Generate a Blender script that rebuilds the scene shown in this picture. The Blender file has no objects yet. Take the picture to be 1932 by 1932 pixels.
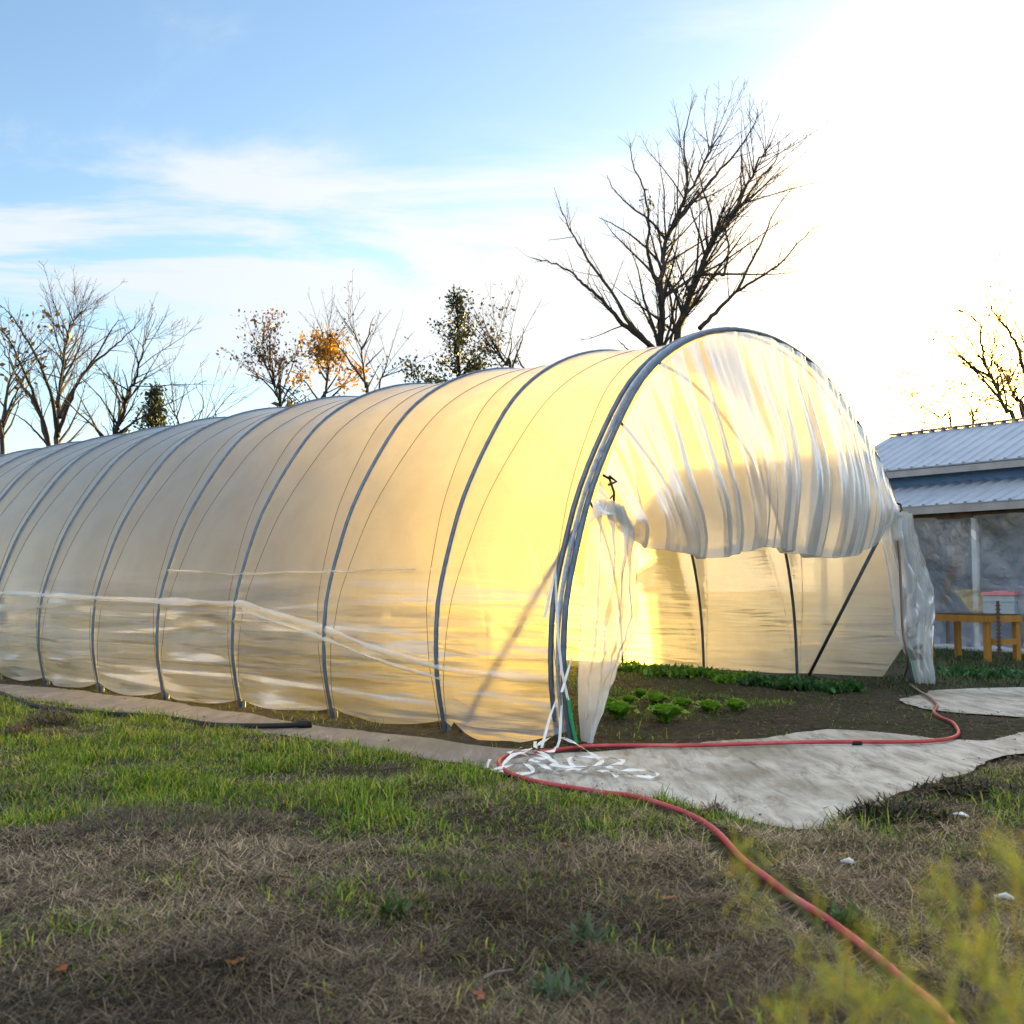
import bpy, bmesh, math, random
import numpy as np
from mathutils import Vector, Matrix
random.seed(7); rng = np.random.default_rng(7)
SC = bpy.context.scene; COL = SC.collection
R = math.radians
# ------------------------------------------------------------------ camera frame
CAMH = 1.2; FPX = 2076.0; PITCH = math.atan((1113-966)/FPX)
def ray(px, py):
    x, y, z = px-966, FPX, -(py-966)
    c, s = math.cos(PITCH), math.sin(PITCH)
    return Vector((x, y*c-z*s, y*s+z*c))
def G(px, py, z=0.0):
    d = ray(px, py); return Vector((0, 0, CAMH)) + d*((z-CAMH)/d.z)
def AT(px, py, Y):
    d = ray(px, py); return Vector((0, 0, CAMH)) + d*(Y/d.y)
SUN_AZ, SUN_EL = 30.5, 9.0
# ------------------------------------------------------------------ noise
def _h(ix, iy, seed):
    n = (ix.astype(np.int64)*374761393 + iy.astype(np.int64)*668265263 + seed*974711) & 0x7fffffff
    n = ((n ^ (n >> 13))*1274126177) & 0x7fffffff
    n = (n ^ (n >> 16)) & 0xffffff
    return n/float(0xffffff)
def vnoise(x, y, seed=0):
    x = np.asarray(x, float); y = np.asarray(y, float)
    ix = np.floor(x); iy = np.floor(y); fx = x-ix; fy = y-iy
    fx = fx*fx*(3-2*fx); fy = fy*fy*(3-2*fy)
    a = _h(ix, iy, seed); b = _h(ix+1, iy, seed); c = _h(ix, iy+1, seed); d = _h(ix+1, iy+1, seed)
    return (a*(1-fx)+b*fx)*(1-fy)+(c*(1-fx)+d*fx)*fy
def fbm(x, y, seed=0, o=4):
    s = 0; a = .5; t = 0
    for k in range(o):
        s = s + a*vnoise(np.asarray(x)*2**k, np.asarray(y)*2**k, seed+k*17); t += a; a *= .5
    return s/t
def sstep(a, b, x):
    t = np.clip((np.asarray(x, float)-a)/(b-a), 0, 1); return t*t*(3-2*t)
def inpoly(x, y, poly):
    x = np.asarray(x, float); y = np.asarray(y, float); r = np.zeros(x.shape, bool); n = len(poly)
    for i in range(n):
        x0, y0 = poly[i]; x1, y1 = poly[(i+1) % n]
        if y0 == y1: continue
        c = ((y0 > y) != (y1 > y)) & (x < (x1-x0)*(y-y0)/(y1-y0)+x0)
        r ^= c
    return r
def polydist(x, y, poly):
    d = np.full(np.shape(x), 1e9)
    n = len(poly)
    for i in range(n):
        x0, y0 = poly[i]; x1, y1 = poly[(i+1) % n]
        dx, dy = x1-x0, y1-y0; L = dx*dx+dy*dy+1e-12
        t = np.clip(((x-x0)*dx+(y-y0)*dy)/L, 0, 1)
        d = np.minimum(d, np.hypot(x-x0-t*dx, y-y0-t*dy))
    return d
# ------------------------------------------------------------------ mesh helpers
class MB:
    def __init__(s): s.v = []; s.f = []
    def add(s, vs, fs):
        o = len(s.v); s.v += [tuple(v) for v in vs]; s.f += [tuple(i+o for i in f) for f in fs]
    def box(s, c, sx, sy, sz, X=(1,0,0), Y=(0,1,0), Z=(0,0,1)):
        c = Vector(c); X = Vector(X).normalized()*sx/2; Y = Vector(Y).normalized()*sy/2; Z = Vector(Z).normalized()*sz/2
        s.add([c-X-Y-Z, c+X-Y-Z, c+X+Y-Z, c-X+Y-Z, c-X-Y+Z, c+X-Y+Z, c+X+Y+Z, c-X+Y+Z],
              [(0,3,2,1),(4,5,6,7),(0,1,5,4),(1,2,6,5),(2,3,7,6),(3,0,4,7)])
    def beam(s, a, b, w, h, up=(0,0,1)):
        a = Vector(a); b = Vector(b); X = (b-a); L = X.length; X.normalize()
        Y = Vector(up).cross(X)
        if Y.length < 1e-4: Y = Vector((0,1,0)).cross(X)
        Y.normalize(); Z = X.cross(Y)
        s.box((a+b)/2, L, w, h, X, Y, Z)
    def tube(s, pts, rad, n=6, cap=True):
        pts = [Vector(p) for p in pts]; m = len(pts)
        if not hasattr(rad, '__len__'): rad = [rad]*m
        vs = []; fs = []; N = None
        for i, p in enumerate(pts):
            T = (pts[min(i+1, m-1)]-pts[max(i-1, 0)])
            if T.length < 1e-9: T = Vector((0,0,1))
            T.normalize()
            if N is None:
                N = T.orthogonal().normalized()
            else:
                N = N-T*N.dot(T)
                if N.length < 1e-6: N = T.orthogonal()
                N.normalize()
            Bn = T.cross(N)
            for k in range(n):
                a = 2*math.pi*k/n
                vs.append(p+(N*math.cos(a)+Bn*math.sin(a))*rad[i])
        for i in range(m-1):
            for k in range(n):
                fs.append((i*n+k, i*n+(k+1) % n, (i+1)*n+(k+1) % n, (i+1)*n+k))
        if cap:
            fs.append(tuple(range(n-1, -1, -1))); fs.append(tuple((m-1)*n+k for k in range(n)))
        s.add(vs, fs)
    def ribbon(s, pts, w, side=None, twist=0.0):
        pts = [Vector(p) for p in pts]; m = len(pts); vs = []; fs = []
        for i, p in enumerate(pts):
            T = (pts[min(i+1, m-1)]-pts[max(i-1, 0)]).normalized()
            S = Vector(side) if side else T.cross(Vector((0,0,1)))
            if S.length < 1e-4: S = Vector((1,0,0))
            S.normalize()
            if twist:
                S = (Matrix.Rotation(twist*math.sin(i*.55)+.3*twist*math.sin(i*1.7), 3, T) @ S)
            vs += [p-S*w/2, p+S*w/2]
        for i in range(m-1): fs.append((2*i, 2*i+1, 2*i+3, 2*i+2))
        s.add(vs, fs)
    def build(s, name, mat, parent=None, smooth=False):
        me = bpy.data.meshes.new(name); me.from_pydata(s.v, [], s.f); me.update()
        if smooth: me.polygons.foreach_set('use_smooth', [True]*len(me.polygons))
        if mat: me.materials.append(mat)
        o = bpy.data.objects.new(name, me); COL.objects.link(o)
        if parent: o.parent = parent; o.matrix_parent_inverse = parent_inv(parent)
        return o
def parent_inv(p):
    m = Matrix.LocRotScale(p.location, p.rotation_euler, p.scale)
    return m.inverted() if p.parent is None else Matrix()      # parts are built in world space
def grid_mesh(name, P, mat, parent=None, smooth=True):
    ny, nx = P.shape[:2]
    idx = np.arange(ny*nx).reshape(ny, nx)
    q = np.stack([idx[:-1,:-1], idx[:-1,1:], idx[1:,1:], idx[1:,:-1]], -1).reshape(-1, 4)
    me = np_mesh(name, P.reshape(-1, 3), q)
    if smooth: me.polygons.foreach_set('use_smooth', [True]*len(me.polygons))
    if mat: me.materials.append(mat)
    o = bpy.data.objects.new(name, me); COL.objects.link(o)
    if parent: o.parent = parent; o.matrix_parent_inverse = parent_inv(parent)
    return o
def np_mesh(name, V, *facesets):
    me = bpy.data.meshes.new(name)
    me.vertices.add(len(V)); me.vertices.foreach_set('co', np.ascontiguousarray(V, dtype=np.float32).ravel())
    loops = np.concatenate([f.ravel() for f in facesets]); me.loops.add(len(loops))
    me.loops.foreach_set('vertex_index', loops.astype(np.int32))
    tot = np.concatenate([np.full(len(f), f.shape[1]) for f in facesets])
    me.polygons.add(len(tot)); st = np.concatenate([[0], np.cumsum(tot)[:-1]])
    me.polygons.foreach_set('loop_start', st.astype(np.int32))
    me.update(calc_edges=True)
    return me
def tag(o, label=None, cat=None, group=None, kind=None):
    if label: o['label'] = label
    if cat: o['category'] = cat
    if group: o['group'] = group
    if kind: o['kind'] = kind
    return o
def empty(name, loc, label, cat, group=None, rz=0):
    o = bpy.data.objects.new(name, None); COL.objects.link(o); o.location = loc; o.rotation_euler = (0, 0, rz)
    o.empty_display_size = .1
    return tag(o, label, cat, group)
# ------------------------------------------------------------------ materials
class NT:
    def __init__(s, name):
        s.m = bpy.data.materials.new(name); s.m.use_nodes = True; s.t = s.m.node_tree
        s.t.nodes.clear(); s.out = s.t.nodes.new('ShaderNodeOutputMaterial')
    def n(s, typ, **kw):
        nd = s.t.nodes.new('ShaderNode'+typ)
        for k, v in kw.items():
            if k.startswith('_'): setattr(nd, k[1:], v)
            else:
                key = k
                inp = nd.inputs[key] if not key.isdigit() else nd.inputs[int(key)]
                s.set(inp, v)
        return nd
    def set(s, inp, v):
        if isinstance(v, bpy.types.NodeSocket): s.t.links.new(v, inp)
        elif isinstance(v, bpy.types.Node): s.t.links.new(v.outputs[0], inp)
        else:
            if inp.type == 'RGBA' and hasattr(v, '__len__') and len(v) == 3: v = (*v, 1)
            inp.default_value = v
    def coords(s, scale=(1,1,1), rot=0, obj=True):
        tc = s.n('TexCoord'); mp = s.n('Mapping'); mp.inputs['Scale'].default_value = scale
        mp.inputs['Rotation'].default_value = (0, 0, rot)
        s.t.links.new(tc.outputs['Object'], mp.inputs['Vector']); return mp.outputs[0]
    def noise(s, vec, scale, detail=5, rough=.6, dist=0):
        nd = s.n('TexNoise', Scale=scale, Detail=detail, Roughness=rough, Distortion=dist); s.t.links.new(vec, nd.inputs['Vector']); return nd.outputs['Fac']
    def ramp(s, fac, stops):
        nd = s.n('ValToRGB'); s.t.links.new(fac, nd.inputs[0]); cr = nd.color_ramp
        while len(cr.elements) < len(stops): cr.elements.new(.5)
        for e, (p, c) in zip(cr.elements, stops): e.position = p; e.color = (*c, 1) if len(c) == 3 else c
        return nd.outputs[0]
    def mixc(s, f, a, b, mode='MIX'):
        nd = s.t.nodes.new('ShaderNodeMix'); nd.data_type = 'RGBA'; nd.blend_type = mode
        s.set(nd.inputs[0], f); s.set(nd.inputs[6], a); s.set(nd.inputs[7], b); return nd.outputs[2]
    def math(s, op, a, b=0.0, clamp=False):
        nd = s.t.nodes.new('ShaderNodeMath'); nd.operation = op; nd.use_clamp = clamp
        s.set(nd.inputs[0], a); s.set(nd.inputs[1], b); return nd.outputs[0]
    def bump(s, h, strength=.5, dist=.01):
        nd = s.n('Bump', Strength=strength, Distance=dist); s.t.links.new(h, nd.inputs['Height']); return nd.outputs[0]
    def done(s, sh):
        s.t.links.new(sh.outputs[0] if isinstance(sh, bpy.types.Node) else sh, s.out.inputs['Surface']); return s.m
def simple(name, ca, cb, scale=8, rough=.6, metal=0.0, bump=0.0, bd=.005, stretch=(1,1,1), spec=.5):
    t = NT(name); c = t.coords(stretch); f = t.noise(c, scale)
    col = t.ramp(f, [(.3, ca), (.7, cb)])
    p = t.n('BsdfPrincipled', **{'Base Color': col, 'Roughness': rough, 'Metallic': metal, 'Specular IOR Level': spec})
    if bump: t.set(p.inputs['Normal'], t.bump(t.noise(c, scale*4), bump, bd))
    return t.done(p)
def leafmat(name, rough=.55, trans=.35):
    t = NT(name); a = t.n('Attribute', _attribute_name='tint')
    c = a.outputs['Color']
    d = t.n('BsdfPrincipled', **{'Base Color': c, 'Roughness': rough, 'Specular IOR Level': .35})
    tr = t.n('BsdfTranslucent', Color=c); mx = t.n('MixShader', Fac=trans)
    t.t.links.new(d.outputs[0], mx.inputs[1]); t.t.links.new(tr.outputs[0], mx.inputs[2])
    return t.done(mx)
M = {}
M['blade'] = leafmat('grass_blade'); M['leaf'] = leafmat('leaf', .45, .4)
M['galv'] = simple('galvanised_steel', (.055,.085,.125), (.11,.15,.20), 14, .42, .4, .1, .002)
M['wire_ch'] = simple('channel_steel', (.22,.27,.33), (.5,.54,.6), 22, .4, .5, .3, .004)
M['bark'] = simple('bark', (.015,.013,.013), (.04,.034,.031), 9, .9, 0, .6, .02, (1,1,.25))
M['twig'] = simple('twig_bark', (.014,.012,.012), (.03,.026,.024), 9, .9)
M['black'] = simple('black_rubber', (.008,.008,.008), (.018,.018,.018), 12, .6, spec=.25)
M['rope'] = simple('cord', (.10,.085,.07), (.18,.15,.12), 30, .8)
M['strap'] = simple('white_strap', (.55,.56,.55), (.78,.78,.76), 14, .55, 0, .2, .003)
M['green'] = simple('green_tape', (.01,.20,.06), (.02,.32,.10), 9, .4)
M['yellow'] = simple('yellow_wood', (.24,.11,.015), (.34,.17,.025), 6, .7, 0, .3, .004, (1,1,.2))
M['dkwood'] = simple('dark_wood', (.05,.035,.025), (.12,.085,.06), 6, .85, 0, .4, .004, (1,1,.2))
M['white'] = simple('white_paint', (.62,.64,.66), (.78,.79,.8), 5, .5)
M['fascia'] = simple('fascia', (.22,.22,.23), (.32,.31,.31), 3, .6)
M['tub'] = simple('pale_blue_tub', (.25,.32,.38), (.33,.40,.46), 5, .5)
M['pink'] = simple('pink_plastic', (.5,.16,.2), (.6,.24,.26), 5, .5)
M['ylw_plastic'] = simple('pale_yellow_board', (.5,.33,.07), (.6,.44,.15), 12, .6)
def m_film(name, transp=.12, refr=.69, transl=.30, gloss=.10, stretch=(1.2,1.2,14), rot=0, bs=.45, bd=.014, rough=.80, glr=.30, tint=(.96,.96,.94), wrinkle=False):
    t = NT(name); c = t.coords(stretch, rot)
    h1 = t.noise(c, 1.6, 4, .55, .4); h2 = t.noise(t.coords((1,1,1)), 2.0, 4, .6)
    nrm = t.bump(t.math('ADD', t.math('MULTIPLY', h1, .7), t.math('MULTIPLY', h2, .5)), bs, bd)
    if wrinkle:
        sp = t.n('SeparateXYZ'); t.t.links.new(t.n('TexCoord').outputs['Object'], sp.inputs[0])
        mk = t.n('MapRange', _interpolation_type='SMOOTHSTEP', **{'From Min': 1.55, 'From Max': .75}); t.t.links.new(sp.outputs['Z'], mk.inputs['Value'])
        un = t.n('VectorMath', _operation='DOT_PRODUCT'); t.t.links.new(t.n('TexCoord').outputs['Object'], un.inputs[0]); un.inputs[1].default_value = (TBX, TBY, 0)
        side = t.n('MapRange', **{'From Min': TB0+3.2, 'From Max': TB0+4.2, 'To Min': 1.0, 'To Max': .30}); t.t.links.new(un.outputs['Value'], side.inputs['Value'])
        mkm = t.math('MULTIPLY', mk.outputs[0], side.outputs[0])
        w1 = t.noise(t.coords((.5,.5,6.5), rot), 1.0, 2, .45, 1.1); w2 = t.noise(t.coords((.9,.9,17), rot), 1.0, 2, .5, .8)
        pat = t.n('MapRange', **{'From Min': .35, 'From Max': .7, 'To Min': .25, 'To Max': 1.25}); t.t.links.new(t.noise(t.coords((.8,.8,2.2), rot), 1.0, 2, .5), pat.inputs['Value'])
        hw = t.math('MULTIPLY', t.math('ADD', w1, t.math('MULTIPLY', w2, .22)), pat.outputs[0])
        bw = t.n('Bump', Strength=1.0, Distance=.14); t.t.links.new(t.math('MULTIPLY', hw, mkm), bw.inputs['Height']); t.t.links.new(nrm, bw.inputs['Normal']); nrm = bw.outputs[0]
    dirt = t.ramp(t.noise(t.coords((1,1,.6)), 2.2, 6, .65), [(.32, (.86,.85,.82)), (.6, tint)])
    tp = t.n('BsdfTransparent', Color=tint)
    # a thin sheet scatters light forward about its own straight path, without the bend of a solid
    geo = t.n('NewGeometry')
    def vm(op, a_, b_):
        v = t.n('VectorMath', _operation=op); t.t.links.new(a_, v.inputs[0])
        if isinstance(b_, tuple): v.inputs[1].default_value = b_
        else: t.t.links.new(b_, v.inputs[1])
        return v.outputs[0]
    dN = vm('SUBTRACT', nrm, geo.outputs['Normal'])
    thin = vm('ADD', geo.outputs['Incoming'], vm('MULTIPLY', dN, (.5, .5, .5)))
    rf = t.n('BsdfRefraction', Color=t.mixc(1.0, dirt, (.99,.93,.78), 'MULTIPLY'), Roughness=rough, IOR=1.5, Normal=t.n('VectorMath', _operation='NORMALIZE', **{'0': thin}).outputs[0])
    tl = t.n('BsdfTranslucent', Color=dirt, Normal=nrm)
    df = t.n('BsdfDiffuse', Color=t.mixc(1.0, dirt, (.72,.84,1.0), 'MULTIPLY'), Normal=nrm)
    gl = t.n('BsdfGlossy', Color=(1,1,1), Roughness=glr, Normal=nrm)
    fr = t.n('LayerWeight', Blend=.35, Normal=nrm)
    a = t.n('MixShader', Fac=.80); t.t.links.new(tl.outputs[0], a.inputs[1]); t.t.links.new(df.outputs[0], a.inputs[2])
    dif = 1-transp-refr
    b = t.n('MixShader', Fac=refr/(refr+dif)); t.t.links.new(a.outputs[0], b.inputs[1]); t.t.links.new(rf.outputs[0], b.inputs[2])
    tfac = transp; bfac = refr/(refr+dif)
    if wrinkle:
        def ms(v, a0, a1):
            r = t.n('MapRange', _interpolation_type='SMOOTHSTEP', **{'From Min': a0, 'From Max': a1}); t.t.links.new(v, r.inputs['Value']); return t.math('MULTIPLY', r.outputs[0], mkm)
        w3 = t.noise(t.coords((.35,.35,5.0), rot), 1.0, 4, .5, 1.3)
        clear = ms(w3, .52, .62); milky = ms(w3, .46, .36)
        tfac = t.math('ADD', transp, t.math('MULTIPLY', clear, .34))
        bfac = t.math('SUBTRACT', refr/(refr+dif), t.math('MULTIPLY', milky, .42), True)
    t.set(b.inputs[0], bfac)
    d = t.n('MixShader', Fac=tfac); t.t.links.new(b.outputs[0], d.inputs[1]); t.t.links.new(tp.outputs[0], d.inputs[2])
    e = t.n('MixShader', Fac=t.math('MULTIPLY', fr.outputs['Fresnel'], gloss*6, True))
    t.t.links.new(d.outputs[0], e.inputs[1]); t.t.links.new(gl.outputs[0], e.inputs[2])
    return t.done(e)
AXA = math.atan2(.6506, -.7594)
TBX, TBY = .6506, .7594; _t0 = G(1082, 1408); TB0 = _t0.x*TBX+_t0.y*TBY
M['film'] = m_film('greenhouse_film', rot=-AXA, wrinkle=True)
M['film2'] = m_film('loose_film', .34, .27, .3, .075, (2,2,.5), 0, .3, .03, .45, .26)
def m_clear():
    t = NT('clear_plastic'); c = t.coords((1,1,1))
    h = t.noise(c, 5.5, 6, .65, 1.2); nrm = t.bump(h, .7, .06)
    tp = t.n('BsdfTransparent', Color=(.8,.84,.86)); gl = t.n('BsdfGlossy', Color=(1,1,1), Roughness=.12, Normal=nrm)
    df = t.n('BsdfDiffuse', Color=(.5,.58,.66), Normal=nrm)
    rf = t.n('BsdfRefraction', Color=(.74,.80,.84), Roughness=.34, IOR=1.3, Normal=t.n('NewGeometry').outputs['Incoming'])
    hz = t.n('MixShader', Fac=.72); t.t.links.new(tp.outputs[0], hz.inputs[1]); t.t.links.new(rf.outputs[0], hz.inputs[2]); tp = hz
    a = t.n('MixShader', Fac=.07); t.t.links.new(tp.outputs[0], a.inputs[1]); t.t.links.new(df.outputs[0], a.inputs[2])
    b = t.n('MixShader', Fac=.14); t.t.links.new(a.outputs[0], b.inputs[1]); t.t.links.new(gl.outputs[0], b.inputs[2])
    return t.done(b)
M['clear'] = m_clear()
def m_metal_roof():
    t = NT('roof_metal'); c = t.coords(); f = t.noise(c, 1.2, 5, .6)
    col = t.ramp(f, [(.3, (.27,.32,.40)), (.7, (.37,.42,.50))])
    return t.done(t.n('BsdfPrincipled', **{'Base Color': col, 'Roughness': .42, 'Metallic': .35}))
M['roofmetal'] = m_metal_roof()
M['siding'] = simple('grey_blue_siding', (.05,.14,.32), (.09,.22,.44), 2, .5, .1)
def m_hose():
    t = NT('red_hose'); c = t.coords(); f = t.noise(c, 3, 5, .6)
    col = t.ramp(f, [(.3, (.30,.022,.032)), (.55, (.40,.05,.06)), (.74, (.50,.18,.16))])
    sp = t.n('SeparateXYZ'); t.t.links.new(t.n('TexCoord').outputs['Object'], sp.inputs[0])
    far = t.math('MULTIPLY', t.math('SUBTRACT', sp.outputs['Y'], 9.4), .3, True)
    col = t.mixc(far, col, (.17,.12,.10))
    return t.done(t.n('BsdfPrincipled', **{'Base Color': col, 'Roughness': .5, 'Specular IOR Level': .4}))
M['hose'] = m_hose()
def m_ground():
    t = NT('ground'); c = t.coords()
    f1 = t.noise(c, 1.1, 6, .65); f2 = t.noise(c, 14, 8, .7); f3 = t.noise(c, 60, 4, .7)
    a = t.ramp(f2, [(.25, (.016,.012,.009)), (.5, (.055,.042,.031)), (.75, (.12,.095,.07))])
    b = t.ramp(f2, [(.25, (.018,.016,.01)), (.5, (.04,.045,.018)), (.75, (.075,.085,.03))])
    far = t.ramp(f1, [(.42, (0,0,0)), (.62, (1,1,1))])
    col = t.mixc(far, a, b)
    n = t.bump(t.math('ADD', f2, t.math('MULTIPLY', f3, .5)), 1.0, .06)
    return t.done(t.n('BsdfPrincipled', **{'Base Color': col, 'Roughness': .95, 'Normal': n, 'Specular IOR Level': .2}))
M['ground'] = m_ground()
def m_pad(name, dark):
    t = NT(name); cs = t.coords((3.2,.6,1), R(-18) if not dark else -AXA+R(90)); c = t.coords()
    f1 = t.noise(cs, 2.4, 10, .74, .5); f2 = t.noise(c, .9, 6, .6); f3 = t.noise(c, 30, 6, .7)
    if dark: col = t.ramp(f1, [(.28, (.09,.082,.076)), (.5, (.17,.155,.145)), (.72, (.26,.24,.225))])
    else: col = t.ramp(f1, [(.30, (.09,.08,.07)), (.42, (.27,.25,.22)), (.54, (.43,.41,.37)), (.75, (.58,.555,.51))])
    dirt = t.ramp(f2, [(.36, (1,1,1)), (.52, (0,0,0))])
    col = t.mixc(t.math('MULTIPLY', dirt, .55), col, (.13,.125,.085))
    spk = t.ramp(f3, [(.30, (1,1,1)), (.38, (0,0,0))])
    col = t.mixc(t.math('MULTIPLY', spk, .7), col, (.06,.05,.04))
    n = t.bump(t.math('ADD', f1, t.math('MULTIPLY', f3, .3)), .4, .02)
    return t.done(t.n('BsdfPrincipled', **{'Base Color': col, 'Roughness': .75, 'Normal': n, 'Specular IOR Level': .3}))
M['pad'] = m_pad('weathered_slab', False); M['strip'] = m_pad('landscape_fabric', True)
# ------------------------------------------------------------------ world, sun, camera
def world():
    w = bpy.data.worlds.new("World"); SC.world = w; w.use_nodes = True; t = w.node_tree; t.nodes.clear()
    L = t.links
    def n(ty, **kw):
        nd = t.nodes.new('ShaderNode'+ty)
        for k, v in kw.items():
            if k[0] == '_': setattr(nd, k[1:], v)
            else: nd.inputs[k].default_value = v
        return nd
    def mth(op, a, b=0., clamp=False):
        nd = t.nodes.new('ShaderNodeMath'); nd.operation = op; nd.use_clamp = clamp
        for i, v in enumerate((a, b)):
            if isinstance(v, (int, float)): nd.inputs[i].default_value = v
            else: L.new(v, nd.inputs[i])
        return nd.outputs[0]
    sky = n('TexSky'); sky.sky_type = 'NISHITA'; sky.sun_disc = False; sky.sun_elevation = R(SUN_EL); sky.sun_rotation = R(SUN_AZ)
    sky.air_density = 1.0; sky.dust_density = .6; sky.ozone_density = 2.0; sky.altitude = 100
    tc = n('TexCoord'); sp = n('SeparateXYZ'); L.new(tc.outputs['Generated'], sp.inputs[0])
    zz = mth('MAXIMUM', mth('ADD', sp.outputs['Z'], .12), .02)
    cx = mth('DIVIDE', sp.outputs['X'], zz); cy = mth('DIVIDE', sp.outputs['Y'], zz)
    cb = n('CombineXYZ'); L.new(cx, cb.inputs[0]); L.new(cy, cb.inputs[1])
    mp = n('Mapping'); mp.inputs['Rotation'].default_value = (0, 0, R(-24)); mp.inputs['Scale'].default_value = (.75, 1.35, 1); mp.inputs['Location'].default_value = (CLX, CLY, 0)
    L.new(cb.outputs[0], mp.inputs[0])
    nz = n('TexNoise', Scale=1.1, Detail=9, Roughness=.62, Distortion=.9); L.new(mp.outputs[0], nz.inputs['Vector'])
    mp2 = n('Mapping'); mp2.inputs['Rotation'].default_value = (0, 0, R(20)); mp2.inputs['Scale'].default_value = (.35, .5, 1); mp2.inputs['Location'].default_value = (3.3, 1.7, 0)
    L.new(cb.outputs[0], mp2.inputs[0])
    nz2 = n('TexNoise', Scale=1.0, Detail=5, Roughness=.55); L.new(mp2.outputs[0], nz2.inputs['Vector'])
    # nearness to the sun
    sd = Vector((math.sin(R(SUN_AZ))*math.cos(R(SUN_EL)), math.cos(R(SUN_AZ))*math.cos(R(SUN_EL)), math.sin(R(SUN_EL))))
    dt = n('VectorMath', _operation='DOT_PRODUCT'); L.new(tc.outputs['Generated'], dt.inputs[0]); dt.inputs[1].default_value = sd
    near = mth('POWER', mth('MAXIMUM', dt.outputs['Value'], 0.), 8.)
    low = mth('SUBTRACT', 1., mth('MULTIPLY', sp.outputs['Z'], 2.2), True)
    bank = mth('SUBTRACT', 1., mth('MULTIPLY', mth('ABSOLUTE', mth('SUBTRACT', sp.outputs['Z'], .275)), 9.), True)
    zen = n('MapRange', _interpolation_type='SMOOTHSTEP'); zen.inputs['From Min'].default_value = .50; zen.inputs['From Max'].default_value = .85; L.new(sp.outputs['Z'], zen.inputs['Value'])
    bk = n('MapRange', _interpolation_type='SMOOTHSTEP'); bk.inputs['From Min'].default_value = .1; bk.inputs['From Max'].default_value = -.6; L.new(sp.outputs['Y'], bk.inputs['Value'])
    over = mth('ADD', zen.outputs[0], bk.outputs[0])  # extra bright cloud overhead and behind the camera, added out of view as fill light
    cov = mth('ADD', mth('ADD', mth('ADD', mth('MULTIPLY', near, .38), mth('MULTIPLY', over, .25)), mth('MULTIPLY', bank, mth('ADD', mth('MULTIPLY', nz.outputs['Fac'], 1.5), -.40))), mth('SUBTRACT', mth('MULTIPLY', mth('POWER', low, 1.2), .24), .10))
    m = mth('ADD', mth('ADD', mth('MULTIPLY', nz.outputs['Fac'], 1.15), mth('MULTIPLY', nz2.outputs['Fac'], .55)), cov)
    mr = n('MapRange', _interpolation_type='SMOOTHSTEP'); mr.inputs['From Min'].default_value = .84; mr.inputs['From Max'].default_value = 1.20
    L.new(m, mr.inputs['Value'])
    cloud = n('MixRGB'); L.new(near, cloud.inputs[0])
    k = CLOUD
    cloud.inputs[1].default_value = (k*.34, k*.365, k*.39, 1); cloud.inputs[2].default_value = (k*.62, k*.57, k*.50, 1)
    brt = n('VectorMath', _operation='SCALE'); L.new(cloud.outputs[0], brt.inputs[0]); L.new(mth('ADD', mth('MULTIPLY', over, 1.0), 1.), brt.inputs['Scale'])
    glow = n('MixRGB', _blend_type='ADD'); glow.inputs[0].default_value = 1
    gp_ = mth('POWER', mth('MAXIMUM', dt.outputs['Value'], 0.), 70.)
    gc = n('MixRGB'); L.new(gp_, gc.inputs[0]); gc.inputs[1].default_value = (0, 0, 0, 1); gc.inputs[2].default_value = (k*14, k*8.4, k*1.3, 1)
    mx = n('MixRGB'); L.new(mth('MULTIPLY', mr.outputs[0], .92), mx.inputs[0]); L.new(sky.outputs[0], mx.inputs[1]); L.new(brt.outputs[0], mx.inputs[2])
    L.new(mx.outputs[0], glow.inputs[1]); L.new(gc.outputs[0], glow.inputs[2]); bg = n('Background', Strength=SKY); L.new(glow.outputs[0], bg.inputs[0])
    o = n('OutputWorld'); L.new(bg.outputs[0], o.inputs[0])
SKY = .060; CLOUD = 8.0; CLX, CLY = -2.4, 5.1
world()
sl = bpy.data.lights.new('sun', 'SUN'); sl.energy = 5.0; sl.angle = R(.6); sl.color = (1, .62, .10)
so = bpy.data.objects.new('sun', sl); COL.objects.link(so)
so.rotation_euler = (R(90-SUN_EL), 0, R(180-SUN_AZ)); so.location = (20, 30, 20)
cam = bpy.data.cameras.new('camera'); co = bpy.data.objects.new('camera', cam); COL.objects.link(co)
co.location = (0, 0, CAMH); co.rotation_euler = (R(90)+PITCH, 0, 0)
cam.sensor_width = 36; cam.lens = 36*FPX/1932; cam.clip_end = 2000; cam.clip_start = .05
cam.dof.use_dof = True; cam.dof.focus_distance = 9.5; cam.dof.aperture_fstop = 4.4
SC.camera = co
SC.view_settings.view_transform = 'Standard'; SC.view_settings.look = 'None'; SC.view_settings.gamma = 1; SC.view_settings.exposure = 2.42
cy = SC.cycles; cy.use_denoising = True; cy.max_bounces = 10; cy.transparent_max_bounces = 24; cy.transmission_bounces = 10; cy.diffuse_bounces = 4; cy.glossy_bounces = 4
cy.sample_clamp_indirect = 12; cy.caustics_refractive = True; cy.caustics_reflective = False; cy.blur_glossy = .5
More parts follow.
